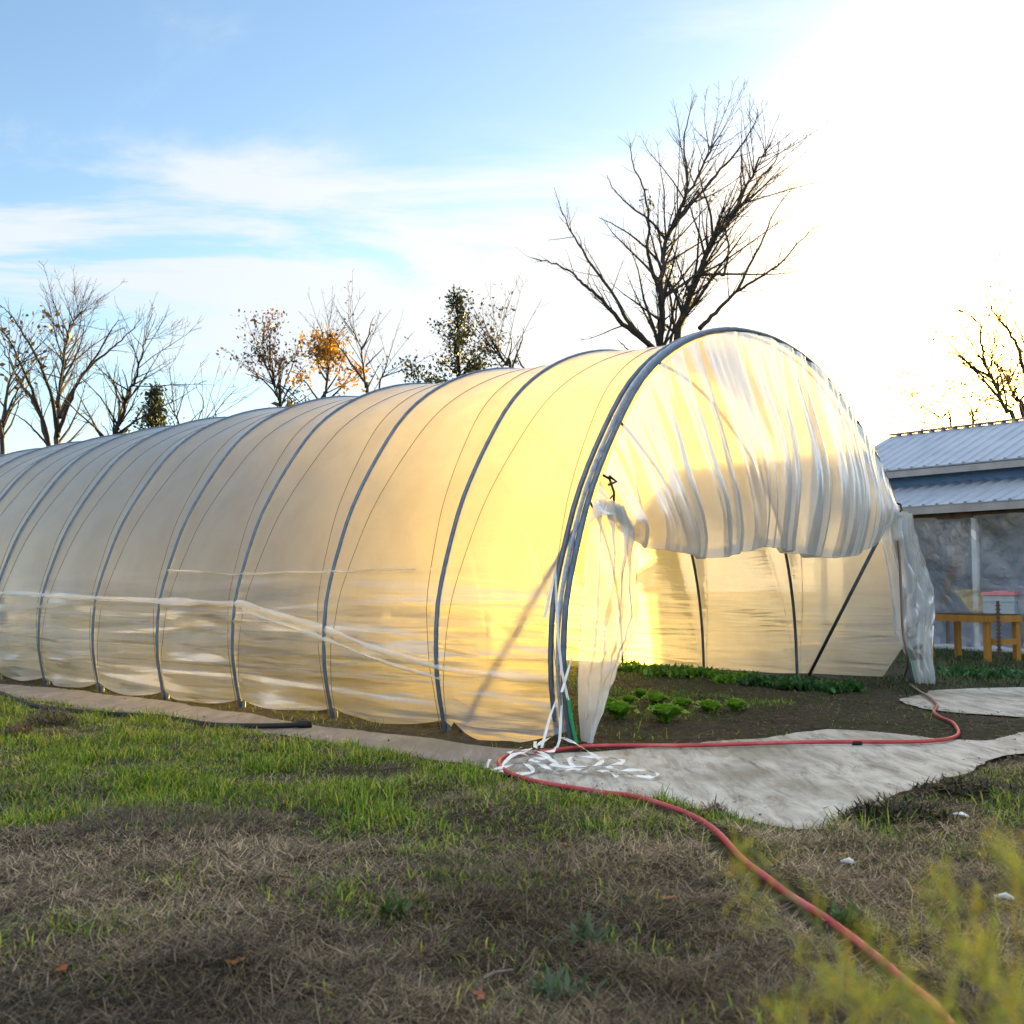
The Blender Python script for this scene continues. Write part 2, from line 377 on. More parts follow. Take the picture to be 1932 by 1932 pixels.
# ------------------------------------------------------------------ tunnel frame
T0 = G(1082, 1408); TA = Vector((-.7594, .6506, 0)).normalized(); TB = Vector((TA.y, -TA.x, 0))
def TP(u, s, z): return T0 + TA*s + TB*u + Vector((0, 0, z))
def on_front(px, py, s=0.0):
    d = ray(px, py); P = T0+TA*s; C = Vector((0, 0, CAMH)); t = (P-C).dot(TA)/d.dot(TA); q = C+d*t-T0
    return q.dot(TB), q.z
PROF = [(0,-.12),(-.02,0),(-.09,.3),(-.125,.6),(-.10,1.05),(-.02,1.336),(.075,1.6),(.21,1.93),(.39,2.24),(.59,2.53),(.88,2.90),(1.22,3.19),(1.66,3.44),(2.13,3.62),(2.6,3.73),(3.1,3.775),(3.53,3.776),(4.14,3.70),(4.66,3.55),(5.21,3.296),(5.79,2.944),(6.17,2.66),(6.56,2.23),(6.85,1.75),(7.06,1.2),(7.19,.6),(7.25,0),(7.26,-.12)]
def resample(pts, n):
    P = np.array(pts, float); d = np.r_[0, np.cumsum(np.hypot(*np.diff(P, axis=0).T))]
    # catmull-rom then arc-length
    fine = []
    for i in range(len(P)-1):
        p0, p1, p2, p3 = P[max(i-1,0)], P[i], P[i+1], P[min(i+2,len(P)-1)]
        for t in np.linspace(0, 1, 12, endpoint=False):
            fine.append(.5*((2*p1)+(-p0+p2)*t+(2*p0-5*p1+4*p2-p3)*t*t+(-p0+3*p1-3*p2+p3)*t**3))
    fine.append(P[-1]); F = np.array(fine)
    for _ in range(25): F[1:-1] = .25*F[:-2]+.5*F[1:-1]+.25*F[2:]
    d = np.r_[0, np.cumsum(np.sqrt((np.diff(F, axis=0)**2).sum(1)))]; d /= d[-1]
    a = np.linspace(0, 1, n)
    return np.stack([np.interp(a, d, F[:, k]) for k in range(F.shape[1])], 1)
PR = resample(PROF, 600); PA = np.linspace(0, 1, 600)
def prof(a):
    a = np.asarray(a, float); return np.interp(a, PA, PR[:, 0]), np.interp(a, PA, PR[:, 1])
def prof_n(a):
    e = .004; u0, z0 = prof(np.clip(np.asarray(a)-e, 0, 1)); u1, z1 = prof(np.clip(np.asarray(a)+e, 0, 1))
    du, dz = u1-u0, z1-z0; l = np.hypot(du, dz)+1e-9
    return -dz/l, du/l       # outward
HS = [0, 1.34, 2.80, 4.23, 5.625, 7.005, 8.33, 9.645]
while len(HS) < 20: HS.append(HS[-1]+1.37)
SKEW = lambda s: .36*float(sstep(0, 1.4, s))     # right feet of the inner hoops sit further back
tunnel = empty('polytunnel', TP(3.6, 0, 0), 'long plastic film greenhouse tunnel with steel hoops and a gathered front curtain', 'greenhouse')
def skew(a): return np.asarray(a, float)**1.0
def build_hoops():
    for i, s in enumerate(HS):
        sk = SKEW(s)
        pts = []
        for a in np.linspace(0, 1, 61):
            u, z = prof(a); pts.append(TP(float(u), s+sk*float(a), float(z)))
        mb = MB(); mb.tube(pts, .021 if i else .024, 8)
        if i:
            h = mb.build('hoop', M['galv'], tunnel, True)
            for a in (.0, 1.):
                u, z = prof(a); b = MB(); p = TP(float(u), s+sk*a, 0)
                b.tube([p+Vector((0,0,-.12)), p+Vector((0,0,.07))], .026, 8); b.build('ground_post', M['galv'], h, True)
        else:
            h = mb.build('end_hoop', M['galv'], tunnel, True)
            pts2 = [TP(float(prof(a)[0]), .125, float(prof(a)[1])) for a in np.linspace(0, 1, 61)]
            m2 = MB(); m2.tube(pts2, .022, 8); m2.build('end_hoop', M['galv'], tunnel, True)
            # wire channel strip with scraps of film caught in it
            m3 = MB()
            for off, w in ((-.026, .03),):
                pp = []
                for a in np.linspace(.02, .985, 160):
                    u, z = prof(a); nu, nz = prof_n(a); pp.append(TP(float(u+nu*.012), .045, float(z+nz*.012)))
                m3.tube(pp, [.016+.006*random.random() for _ in pp], 5)
            m3.build('wire_channel', M['wire_ch'], tunnel)
build_hoops()
# braces
mb = MB(); u, z = prof(.155); mb.tube([TP(float(u)+.03, .06, float(z)), TP(.06, 1.28, -.05)], .022, 8); mb.build('brace', M['galv'], tunnel, True)
bu, bz = on_front(1655, 1022, .06); mb = MB(); mb.tube([TP(bu, .06, bz), G(1520, 1279)-Vector((0,0,.05))], .022, 8); mb.build('brace', M['galv'], tunnel, True)
# film cover
def ropes_w(a): return a, 1-a
def dip(a, w):
    w1 = np.minimum(a, 1-a); w1 = np.clip(w1, .03, .5); w2 = 1-w1
    D = .27*w1*(1-w1)
    t1 = np.clip(w/w1, 0, 1); t3 = np.clip((1-w)/w1, 0, 1)
    mid = np.clip((w-w1)/np.maximum(w2-w1, 1e-3), 0, 1)
    d = np.where(w < w1, D*t1**.85, np.where(w > w2, D*t3**.85, D-.05*(w2-w1)*4*mid*(1-mid)))
    return d
def film_pos(a, s):
    """point of the film at profile parameter a, station s (arrays)"""
    hs = np.array(HS); i = np.clip(np.searchsorted(hs, s, side='right')-1, 0, len(hs)-2)
    w = (s-hs[i])/(hs[i+1]-hs[i])
    u, z = prof(a); nu, nz = prof_n(a)
    d = dip(a, w)
    hump = np.sin(np.pi*np.clip(w, 0, 1))
    zz = np.maximum(z, 0)
    low = 1-sstep(.5, 1.5, zz)
    low2 = 1-sstep(1.0, 1.9, zz)
    arc = a*12.5
    fan = (fbm(arc*3.2+.9*(w-.5)*vnoise(arc*.7, i*3.1, 5), s*.55+i*7.7, 3, 4)-.5)
    wr = fan*.17*low*(.25+.75*hump)+(fbm(arc*9, s*.8, 9, 3)-.5)*.03*low2*hump
    # long diagonal tuck
    for (z0, sl_, amp, wd) in ((.42, .115, .028, .022), (.34, .13, .02, .018), (1.35, .01, .012, .02)):
        zt = z0+sl_*np.minimum(s, 5.2)-.0*s+.03*np.sin(s*1.3)
        wr = wr+amp*np.exp(-((zz-zt)/wd)**2)*(a < .5)
    wr = wr+.004*(fbm(arc*2.2, s*2.2, 21, 3)-.5)
    off = -d+wr*.5+.004
    return u+nu*off, z+nz*off, i, w
def build_film():
    S = []
    for i in range(len(HS)-1):
        n = 30 if i < 4 else (22 if i < 9 else 12)
        S += list(np.linspace(HS[i], HS[i+1], n, endpoint=False))
    S.append(HS[-1]); S = np.array(S); NT_ = 230
    t = np.linspace(0, 1, NT_)
    t = .5-.5*np.sign(.5-t)*np.abs(1-2*t)**.85      # denser near the ground
    hs = np.array(HS); ii = np.clip(np.searchsorted(hs, S, side='right')-1, 0, len(hs)-2); w = (S-hs[ii])/(hs[ii+1]-hs[ii])
    nzv = vnoise(S*2.1, ii*5.3, 31); jag = vnoise(S*.9, ii*1.1, 32)
    zl = .13-.11*np.sin(np.pi*w)**.7*(.55+.7*jag)+.05*(nzv-.5)
    zl = np.where(S < 1.2, .02+.16*np.abs(2*(S/1.34)-.9)**1.6-.02, zl)
    zr = .06+.05*(vnoise(S*1.7, S*0, 33)-.3)
    L = 12.55
    a0 = (zl+.12)/L; a1 = 1-(zr+.12)/L
    A = a0[None, :]+(a1-a0)[None, :]*t[:, None]
    SS = np.repeat(S[None, :], NT_, 0)
    u, z, i, w2 = film_pos(A, SS)
    sk = .36*sstep(0, 1.4, SS)*A
    # loose skirt flares outwards at the very bottom
    fl = np.clip((.22-z)/.22, 0, 1)*(A < .5); wv = .05*np.sin(SS*5.1+2*np.sin(SS*2.3))
    u = u-fl*(.05+wv)*np.sin(np.pi*np.clip(w2, 0, 1))-np.where(SS < 1.34, fl*.14*np.sin(np.pi*np.clip(w2, 0, 1)), 0)
    # front edge of the right wall is pulled back near the ground
    pull = np.clip((.75-z)/.75, 0, 1)*(A > .5)*np.clip(1-SS/1.3, 0, 1)*.55
    sE = SS+sk+pull
    P = np.empty(u.shape+(3,))
    for k in range(3): P[..., k] = T0[k]+TA[k]*sE+TB[k]*u+(z if k == 2 else 0)
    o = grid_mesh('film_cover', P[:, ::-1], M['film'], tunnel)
    return o
build_film()
def build_ropes():
    for i in range(len(HS)-1):
        for k in (0, 1):
            a = np.linspace(.012, .985, 90)
            w = (1-a) if k == 0 else a
            s = HS[i]+(HS[i+1]-HS[i])*np.clip(w, .035, .965)
            u, z, _, _ = film_pos(a, s); nu, nz = prof_n(a); sk = .36*sstep(0, 1.4, s)*a
            pts = [TP(float(u[j]+nu[j]*.006), float(s[j]+sk[j]), float(z[j]+nz[j]*.006)) for j in range(len(a))]
            b = MB(); b.tube(pts, .0034, 4); b.build('rope', M['rope'], tunnel)
build_ropes()
def film_fold(px, w, off):
    P0 = T0-TB*.12; pts = []; C = Vector((0, 0, CAMH))
    for x, y in px:
        d = ray(x, y); q = C+d*((P0-C).dot(TB)/d.dot(TB))-T0; pts.append((q.dot(TA), q.z))
    S = []
    for k in range(len(pts)-1):
        for t in np.linspace(0, 1, 14, endpoint=False): S.append((pts[k][0]+(pts[k+1][0]-pts[k][0])*t, pts[k][1]+(pts[k+1][1]-pts[k][1])*t))
    S = np.array(S); ww = w*(.55+.9*vnoise(S[:, 0]*1.7, S[:, 0]*0, 161))
    rows = []
    for k, e in ((-.5, .006), (-.25, .016), (0, .022), (.25, .016), (.5, .006)):
        z = S[:, 1]+k*ww+.012*(vnoise(S[:, 0]*6, S[:, 0]*0+k, 162)-.5); a = np.interp(z, PR[:300, 1], PA[:300]); u, zz, _, _ = film_pos(a, S[:, 0]); nu, nz = prof_n(a)
        rows.append([tuple(TP(float(u[j]+nu[j]*(e+off)), float(S[j, 0]), float(zz[j]+nz[j]*(e+off)))) for j in range(len(S))])
    grid_mesh('film_fold', np.array(rows), M['film2'], tunnel)
film_fold([(-60,1116),(0,1120),(160,1128),(300,1134),(450,1140),(540,1165),(640,1197),(740,1232),(835,1262),(950,1274),(1040,1280)], .065, .004)
film_fold([(455,1152),(560,1186),(640,1215),(740,1252),(838,1284)], .035, .004)
film_fold([(300,1076),(420,1084),(520,1081),(640,1078),(780,1074)], .02, .004)
# ---- gathered front curtain
def poly_interp(pts, t):
    P = np.array(pts, float); d = np.r_[0, np.cumsum(np.sqrt((np.diff(P, axis=0)**2).sum(1)))]; d /= d[-1]
    return np.stack([np.interp(t, d, P[:, k]) for k in range(P.shape[1])], -1)
def build_curtain():
    NI, NV = 620, 100
    top_a = np.linspace(.155, .835, NI)
    bot = [on_front(*p) for p in [(1122,952),(1150,985),(1170,1012),(1195,1028),(1230,1034),(1275,1042),(1320,1052),(1360,1048),(1400,1036),(1430,1027),(1465,1034),(1500,1044),(1550,1051),(1600,1046),(1640,1024),(1668,988),(1688,952)]]
    ti = np.linspace(0, 1, NI); bt = poly_interp(bot, ti**.86)
    tu, tz = prof(top_a); nu, nz = prof_n(top_a); tu = tu-nu*.03; tz = tz-nz*.03
    v = np.linspace(0, 1.14, NV)
    # irregular folds across the width
    ph = np.cumsum(.6+.9*vnoise(ti*26, ti*0, 41)); ph = ph/ph[-1]
    P = np.zeros((NV, NI, 3))
    for j, vv in enumerate(v):
        q = min(vv, 1.0)
        lean = .10*np.sin(q*2.2+ti*5)*q*(1-q)
        e = q**.95
        U = tu+(bt[:, 0]-tu)*e+lean; Z = tz+(bt[:, 1]-tz)*e
        x = ph+.045*q*(vnoise(ti*9, q*2.2, 42)-.5)
        def rdg(n, wd, sd):
            g = x*n+.35*vnoise(x*n*.7, q*1.1+x*0, sd); fr = g-np.floor(g); hh = .3+vnoise(np.floor(g), x*0, sd+1)*.9
            return hh*np.exp(-((fr-.5)/wd)**2)
        f = -(1.9*rdg(11, .10, 141)*(.5+.5*q)+1.1*rdg(23, .13, 143)*(1-.35*q)+.35*rdg(47, .2, 145)*(1-.6*q))+.8*vnoise(ti*5, q*1.3+ti*0, 147)
        edge = np.sin(np.pi*np.clip(ti, .0, 1))**.35
        amp = (.025+.095*np.sin(np.pi*min(q, 1)*.66))*edge
        amp = amp*(.6+.6*vnoise(ti*7, q*1.5+ti*0, 44))
        bil = -.16*np.sin(np.pi*q**1.5)*edge-.07*q*edge
        cr = .07*(fbm(ti*9, q*2.2+ti*0, 46, 3)-.5)*q
        S = -.035+amp*-f+bil+cr
        U = U+.03*np.sin(x*40+q)*amp*4
        if vv > 1:
            k = (vv-1)/.14
            th = k*math.pi
            S = S+(.03*(1-np.cos(min(th, math.pi)))+.012*np.sin(ti*70)*k)*edge
            Z = Z-.02*np.sin(th)*edge+.12*max(0, k-.35)*edge
        for c in range(3): P[j, :, c] = T0[c]+TA[c]*S+TB[c]*U+(Z if c == 2 else 0)
    grid_mesh('end_curtain', P, M['film2'], tunnel)
build_curtain()
def flap(name, left, right, NI=60, NV=110, s0=-.03, amp=.05, seed=50, k=9):
    l = np.array([on_front(*p) for p in left]); r = np.array([on_front(*p) for p in right])
    tv = np.linspace(0, 1, NV); ti = np.linspace(0, 1, NI)
    lp = poly_interp(l, tv); rp = poly_interp(r, tv)
    P = np.zeros((NV, NI, 3))
    for j in range(NV):
        q = tv[j]
        U = lp[j, 0]+(rp[j, 0]-lp[j, 0])*ti; Z = lp[j, 1]+(rp[j, 1]-lp[j, 1])*ti
        w = (rp[j, 0]-lp[j, 0])
        n = fbm(ti*2.2+q*1.5, q*5+ti*.8, seed, 4)-.5
        rid = 1-np.abs(2*fbm(ti*1.6+q*.9, q*3.2-ti*1.7, seed+3, 3)-1)
        g = amp*(np.exp(-q*5)*1.2+.25)*np.sin(ti*k*6.28*.5+3*vnoise(ti*3, q*2+ti*0, seed+1))
        S = s0-.25*w*np.sin(np.pi*ti*.75)*.35+g+amp*2.2*n-amp*1.2*rid*np.sin(np.pi*ti)
        S = S*np.clip(ti*6, .3, 1)
        for c in range(3): P[j, :, c] = T0[c]+TA[c]*S+TB[c]*U+(Z if c == 2 else 0)
    return grid_mesh(name, P, M['film2'], tunnel)
flap('end_flap', [(1122,940),(1110,1000),(1100,1080),(1092,1180),(1088,1280),(1090,1340),(1096,1398)],
     [(1150,960),(1180,1000),(1184,1050),(1187,1110),(1191,1166),(1170,1222),(1148,1275),(1122,1340),(1102,1402)])
flap('end_flap', [(1668,985),(1664,1020),(1672,1070),(1679,1140),(1686,1190),(1700,1222),(1716,1246),(1724,1288)],
     [(1690,965),(1712,1018),(1730,1062),(1743,1108),(1743,1150),(1737,1195),(1739,1240),(1744,1290)], s0=-.05, amp=.07, seed=60, k=12)
# black tie cord
b = MB(); p = on_front(1133, 905); q = on_front(1143, 955)
b.tube([TP(p[0]-.05, -.06, p[1]+.03), TP(p[0], -.09, p[1]), TP((p[0]+q[0])/2+.01, -.10, (p[1]+q[1])/2), TP(q[0], -.08, q[1]), TP(q[0]+.03, -.02, q[1]-.05)], .010, 6)
b.tube([TP(p[0], -.10, p[1]-.02), TP(p[0]+.02, -.12, p[1]-.12), TP(p[0]-.01, -.10, p[1]-.16)], .007, 5)
b.tube([TP(p[0]-.02, -.10, p[1]+.02), TP(p[0]+.04, -.13, p[1]-.02), TP(p[0]-.03, -.1, p[1]-.05)], .012, 5)
b.build('tie_cord', M['black'], tunnel)
b = MB(); p = on_front(1688, 955)
b.tube([TP(p[0]-.1, -.05, p[1]-.12), TP(p[0]-.03, -.1, p[1]-.05), TP(p[0]+.03, -.06, p[1]+.02), TP(p[0], 0, p[1]+.04)], .014, 6)
b.build('tie_cord', M['black'], tunnel)
# green sleeve and plastic straps at the foot of the end hoop
b = MB(); b.ribbon([TP(*(lambda q: (q[0], -.05, q[1]))(on_front(x, y))) for x, y in [(1063,1315),(1066,1345),(1072,1375),(1078,1402)]], .045, TB); b.build('green_strip', M['green'], tunnel)
b = MB(); b.ribbon([TP(*(lambda q: (q[0], -.05, q[1]))(on_front(x, y))) for x, y in [(1705,1215),(1712,1245),(1720,1270),(1722,1288)]], .03, TB); b.build('green_strip', M['green'], tunnel)
for path in ([(1038,1075),(1040,1130),(1043,1200),(1050,1265),(1062,1320)], [(1037,1080),(1029,1115),(1018,1165)], [(1070,1240),(1060,1270),(1050,1305)], [(1040,1320),(1028,1350),(1020,1380),(1012,1410)], [(1050,1330),(1048,1360),(1046,1395),(1040,1420)]):
    b = MB(); b.ribbon([TP(*(lambda q: (q[0], -.05, max(q[1], .01)))(on_front(x, y))) for x, y in path], .022, TB, .8); b.build('loose_strap', M['strap'], tunnel)
for k in range(3):
    b = MB(); x = 1724+k*8; b.tube([TP(*(lambda q: (q[0], -.06-.03*k, q[1]))(on_front(xx, yy))) for xx, yy in [(x+2,1180),(x-1,1225),(x,1265),(x+2,1290)]], .016, 6); b.build('loose_strap', M['strap'], tunnel, True)
# ------------------------------------------------------------------ ground, path, slab
def gp(lst): return [(G(*p).x, G(*p).y) for p in lst]
SLAB = gp([(915,1449),(960,1470),(1010,1482),(1100,1496),(1200,1500),(1270,1516),(1340,1536),(1420,1552),(1500,1566),(1556,1563),(1585,1545),(1645,1530),(1700,1496),(1760,1482),(1810,1468),(1870,1440),(1932,1424),(2080,1400),(2080,1372),(1932,1382),(1860,1398),(1780,1396),(1700,1387),(1620,1378),(1560,1376),(1500,1384),(1440,1392),(1370,1398),(1300,1404),(1200,1414),(1120,1420),(1030,1424),(960,1436)])
SLAB2 = gp([(1690,1322),(1730,1310),(1770,1302),(1840,1299),(1932,1297),(2100,1297),(2100,1340),(1932,1354),(1880,1350),(1800,1344),(1740,1336)])
STRIP = gp([(-260,1270),(0,1290),(100,1297),(200,1309),(320,1322),(456,1345),(624,1372),(740,1384),(845,1396),(960,1412),(1060,1420),(1040,1445),(1000,1470),(930,1456),(860,1440),(780,1428),(700,1415),(640,1400),(560,1388),(450,1376),(360,1358),(280,1350),(160,1336),(80,1322),(0,1312),(-260,1290)])
BED = [(TP(u, s, 0).x, TP(u, s, 0).y) for u, s in ((.15,.05),(7.1,.4),(7.1,26),(.15,26))]
def sheet(name, poly, mat, z, seed, jit=.05, step=.05):
    P = []
    n = len(poly)
    for i in range(n):
        a = np.array(poly[i]); c = np.array(poly[(i+1) % n]); L = np.hypot(*(c-a)); m = max(1, int(L/step))
        for k in range(m): P.append(a+(c-a)*k/m)
    P = np.array(P); T = np.roll(P, -1, 0)-np.roll(P, 1, 0); N = np.stack([-T[:, 1], T[:, 0]], 1); N /= np.hypot(*N.T)[:, None]+1e-9
    d = (fbm(P[:, 0]*2.5, P[:, 1]*2.5, seed, 4)-.5)*jit*4
    P = P+N*d[:, None]
    bm = bmesh.new(); vs = [bm.verts.new((x, y, z)) for x, y in P]
    es = [bm.edges.new((vs[i], vs[(i+1) % len(vs)])) for i in range(len(vs))]
    bmesh.ops.triangle_fill(bm, use_beauty=True, use_dissolve=False, edges=es)
    for f in bm.faces:
        if f.normal.z < 0: f.normal_flip()
    me = bpy.data.meshes.new(name); bm.to_mesh(me); bm.free(); me.materials.append(mat)
    o = bpy.data.objects.new(name, me); COL.objects.link(o); return tag(o, kind='structure')
sheet('pavement', SLAB, M['pad'], .004, 71); sheet('pavement', SLAB2, M['pad'], .004, 72); sheet('path', STRIP, M['strip'], -.001, 73)
def flat_mask(x, y):
    m = np.zeros(np.shape(x), bool)
    for p in (SLAB, SLAB2, STRIP): m |= inpoly(x, y, p)
    return m
def ground_z(x, y):
    x = np.asarray(x, float); y = np.asarray(y, float)
    b = (fbm(x*1.1, y*1.1, 81, 3)-.5)*.10+(fbm(x*4, y*4, 82, 3)-.5)*.055
    dist = np.minimum(np.minimum(polydist(x, y, SLAB), polydist(x, y, STRIP)), polydist(x, y, SLAB2))
    m = flat_mask(x, y); k = np.where(m, 0, sstep(.0, .6, dist)); e = np.where(m, 0, sstep(0, .25, dist))
    bed = inpoly(x, y, BED)
    z = b*k+np.where(m, -.02, .012*e)
    z = np.where(bed & ~m, .02+(fbm(x*6, y*6, 83, 4)-.5)*.05*e, z)
    far = sstep(14, 30, y)
    return z*(1-far)-.012*(1-e)*(~m)
def build_ground():
    def axis(lo, hi, step, ext):
        core = list(np.arange(lo, hi, step)); r = []; x = hi; st = step
        while x < ext: r.append(x); st *= 1.25; x += st
        l = []; x = lo-step; st = step
        while x > -ext: l.append(x); st *= 1.25; x -= st
        return np.array(l[::-1]+core+r+[ext])
    xs = axis(-6.5, 5.5, .055, 700); ys = axis(2.2, 15, .055, 700)
    X, Y = np.meshgrid(xs, ys); Z = ground_z(X, Y)
    o = grid_mesh('ground', np.stack([X, Y, Z], -1), M['ground']); tag(o, kind='structure')
build_ground()
# ------------------------------------------------------------------ grass
hp = [(1800,1990),(1762,1932),(1715,1876),(1640,1810),(1560,1748),(1490,1702),(1440,1668),(1400,1634),(1352,1590),(1310,1560),(1265,1538),(1200,1517),(1140,1504),(1075,1494),(1000,1480),(960,1466),(942,1452),(946,1440),(975,1430),(1040,1424),(1110,1415),(1200,1413),(1300,1414),(1400,1411),(1500,1408),(1600,1407),(1700,1407),(1770,1404),(1802,1396),(1808,1385),(1797,1372),(1775,1362),(1762,1350),(1768,1336),(1755,1322),(1728,1304),(1708,1284)]
HOSE2D = [(G(*p).x, G(*p).y) for p in hp]
def hose_dist(x, y):
    d = np.full(np.shape(x), 1e9)
    for (x0, y0), (x1, y1) in zip(HOSE2D[:-1], HOSE2D[1:]):
        dx, dy = x1-x0, y1-y0; t = np.clip(((x-x0)*dx+(y-y0)*dy)/(dx*dx+dy*dy+1e-12), 0, 1); d = np.minimum(d, np.hypot(x-x0-t*dx, y-y0-t*dy))
    return d
def blades(name, P, L, W, az, lean, bend, col, mat, label, cat='grass', kind='stuff', parent=None):
    n = len(P); h = np.stack([np.cos(az), np.sin(az), 0*az], 1); Z = np.array([0, 0, 1.])
    def dirv(a): return h*np.sin(a)[:, None]+Z*np.cos(a)[:, None]
    L = L[:, None]
    p1 = P+dirv(lean)*L*.5; p2 = p1+dirv(lean+bend)*L*.5
    tw = rng.uniform(-.6, .6, n); sd = np.stack([-np.sin(az+tw), np.cos(az+tw), 0*az], 1)*(W/2)[:, None]
    V = np.stack([P-sd, P+sd, p1-sd*.8, p1+sd*.8, p2], 1).reshape(-1, 3)
    o = np.arange(n)[:, None]*5
    me = np_mesh(name, V, np.array([[0, 1, 3, 2]])+o, np.array([[2, 3, 4]])+o)
    c = np.concatenate([np.clip(col, 0, 1), np.ones((n, 1))], 1); c = np.repeat(c, 5, 0)
    at = me.attributes.new('tint', 'FLOAT_COLOR', 'POINT'); at.data.foreach_set('color', c.astype(np.float32).ravel())
    me.materials.append(mat)
    ob = bpy.data.objects.new(name, me); COL.objects.link(ob)
    if parent: ob.parent = parent; ob.matrix_parent_inverse = parent_inv(parent)
    if kind: tag(ob, label, cat, None, kind)
    return ob
def scatter(n, dens):
    """points in the view wedge, thinned by dens(x, y) in 0..1"""
    y = rng.uniform(0, 1, n)
    yy = 2.7*(14.5/2.7)**y          # more points close to the camera
    x = rng.uniform(-1, 1, n)*(.5*yy+1.3)
    k = rng.uniform(0, 1, n) < dens(x, yy)
    return x[k], yy[k]
def green_amt(x, y):
    px = 966+FPX*x/y; py = 1113+CAMH*FPX/y
    edge = 1500+(-.045)*(px-300)+120*(fbm(x*1.6, y*1.6, 91, 4)-.5)*2
    edge = np.where(px > 1000, 1535+.02*(px-1000)+40*(fbm(x*1.3, y*1.3, 92, 3)-.5), edge)
    return sstep(70, -60, py-edge)
def colmix(n, cols, j=.25):
    cols = np.array(cols); c = cols[rng.integers(0, len(cols), n)]*rng.uniform(1-j, 1+j, (n, 1)); return c
def build_grass():
    def edge_ok(x, y):
        m = flat_mask(x, y); bed = inpoly(x, y, BED); u = (x-T0.x)*TB.x+(y-T0.y)*TB.y; sv = (x-T0.x)*TA.x+(y-T0.y)*TA.y
        apron = (u > .05) & (sv > -3.2) & (x/y > .045) & (y > 7.6) & (rng.uniform(0, 1, np.shape(x)) > .10*sstep(.45, .6, fbm(x*2, y*2, 131, 3)))
        foot = (u > -.55) & (u < .2) & (sv > -.4) & (rng.uniform(0, 1, np.shape(x)) > .16*sstep(.45, .6, fbm(x*2, y*2, 132, 3)))
        return ~m & ~bed & ~apron & ~foot & (hose_dist(x, y) > .05+.07*vnoise(x*9, y*9, 7))
    def near_edge(x, y): return np.minimum(polydist(x, y, SLAB), polydist(x, y, STRIP))
    # green grass
    def dens(x, y):
        g = green_amt(x, y); cl = fbm(x*2.3, y*2.3, 93, 4)
        d = g*(.12+.88*sstep(.42, .58, cl+.04))+.05+.32*sstep(.54, .70, fbm(x*2.2, y*2.2, 94, 4))
        return np.where(edge_ok(x, y), d, 0)*np.where(x/y > .24, .35, 1)
    x, y = scatter(560000, dens); n = len(x); print('green', n)
    P = np.stack([x, y, ground_z(x, y)-.004], 1); tall = sstep(.3, .75, fbm(x*2.6, y*2.6, 95, 3))
    L = rng.uniform(.04, .11, n)*(.45+1.0*tall)*np.where(y < 5.5, .6, 1)
    c = colmix(n, [(.075,.165,.010),(.13,.25,.012),(.25,.36,.016),(.035,.09,.012),(.38,.37,.05)])
    blades('green_grass', P, L, rng.uniform(.004, .009, n), rng.uniform(0, 6.283, n), rng.uniform(.15, 1.2, n), rng.uniform(.1, 1.0, n), c, M['blade'], 'short green grass growing beside the path along the tunnel')
    # dry thatch
    def dens2(x, y):
        g = green_amt(x, y); cl = fbm(x*1.5, y*1.5, 96, 4)
        d = (1-.68*g)*(.42+.58*sstep(.28, .52, cl))+.25*sstep(.5, .62, fbm(x*3, y*3, 97, 3))
        return np.where(edge_ok(x, y), np.clip(d, 0, 1), 0)
    x, y = scatter(600000, dens2); n = len(x); print('dry', n)
    z = ground_z(x, y); hump = sstep(.40, .72, fbm(x*3.1, y*3.1, 98, 3))*2.2
    P = np.stack([x, y, z+rng.uniform(-.002, .02, n)*(0.4+hump)], 1)
    L = rng.uniform(.03, .11, n)*np.where(rng.uniform(0, 1, n) < .06, 1.6, 1)
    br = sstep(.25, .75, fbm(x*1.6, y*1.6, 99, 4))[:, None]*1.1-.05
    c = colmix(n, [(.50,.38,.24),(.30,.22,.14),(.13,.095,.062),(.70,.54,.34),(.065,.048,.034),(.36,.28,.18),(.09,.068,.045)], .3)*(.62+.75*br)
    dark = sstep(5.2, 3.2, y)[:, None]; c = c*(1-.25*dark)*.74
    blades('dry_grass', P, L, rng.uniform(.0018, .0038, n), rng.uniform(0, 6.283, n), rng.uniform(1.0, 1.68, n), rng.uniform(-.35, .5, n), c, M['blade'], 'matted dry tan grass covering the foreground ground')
    # weeds and grass inside the tunnel bed and behind it
    def inb(x, y): return inpoly(x, y, BED) & ~flat_mask(x, y)
    q = rng.uniform(0, 1, (90000, 2)); u = .2+q[:, 0]*6.8; s = .1+q[:, 1]*12
    row = .06+1.6*np.exp(-((u-3.75)/.22)**2)*sstep(-.1, .3, s)*(s < 6)+.25*np.exp(-((u-2.2)/.6)**2)*(s < 4)+.5*np.exp(-((u-.35)/.25)**2)+.35*(u > 4.2)*(s > 3)
    k = rng.uniform(0, 1, len(u)) < row*sstep(.35, .6, fbm(u*2.2, s*1.4, 101, 3)+.12)
    u, s = u[k], s[k]; W = np.array([[*TP(a, b, 0)] for a, b in zip(u, s)]); x, y = W[:, 0], W[:, 1]; n = len(x)
    kk = ~flat_mask(x, y); x, y = x[kk], y[kk]; n = len(x)
    P = np.stack([x, y, ground_z(x, y)-.004], 1)
    c = colmix(n, [(.10,.20,.02),(.17,.27,.03),(.07,.15,.02),(.22,.26,.05)])
    blades('bed_weeds', P, rng.uniform(.03, .09, n), rng.uniform(.006, .012, n), rng.uniform(0, 6.283, n), rng.uniform(.2, 1.1, n), rng.uniform(.1, .9, n), c, M['blade'], 'low green weeds sprouting in the soil bed inside the tunnel', 'weeds')
    # rough grass between tunnel and barn
    q = rng.uniform(0, 1, (60000, 2)); x = 4.5+q[:, 0]*9; y = 11.5+q[:, 1]*11
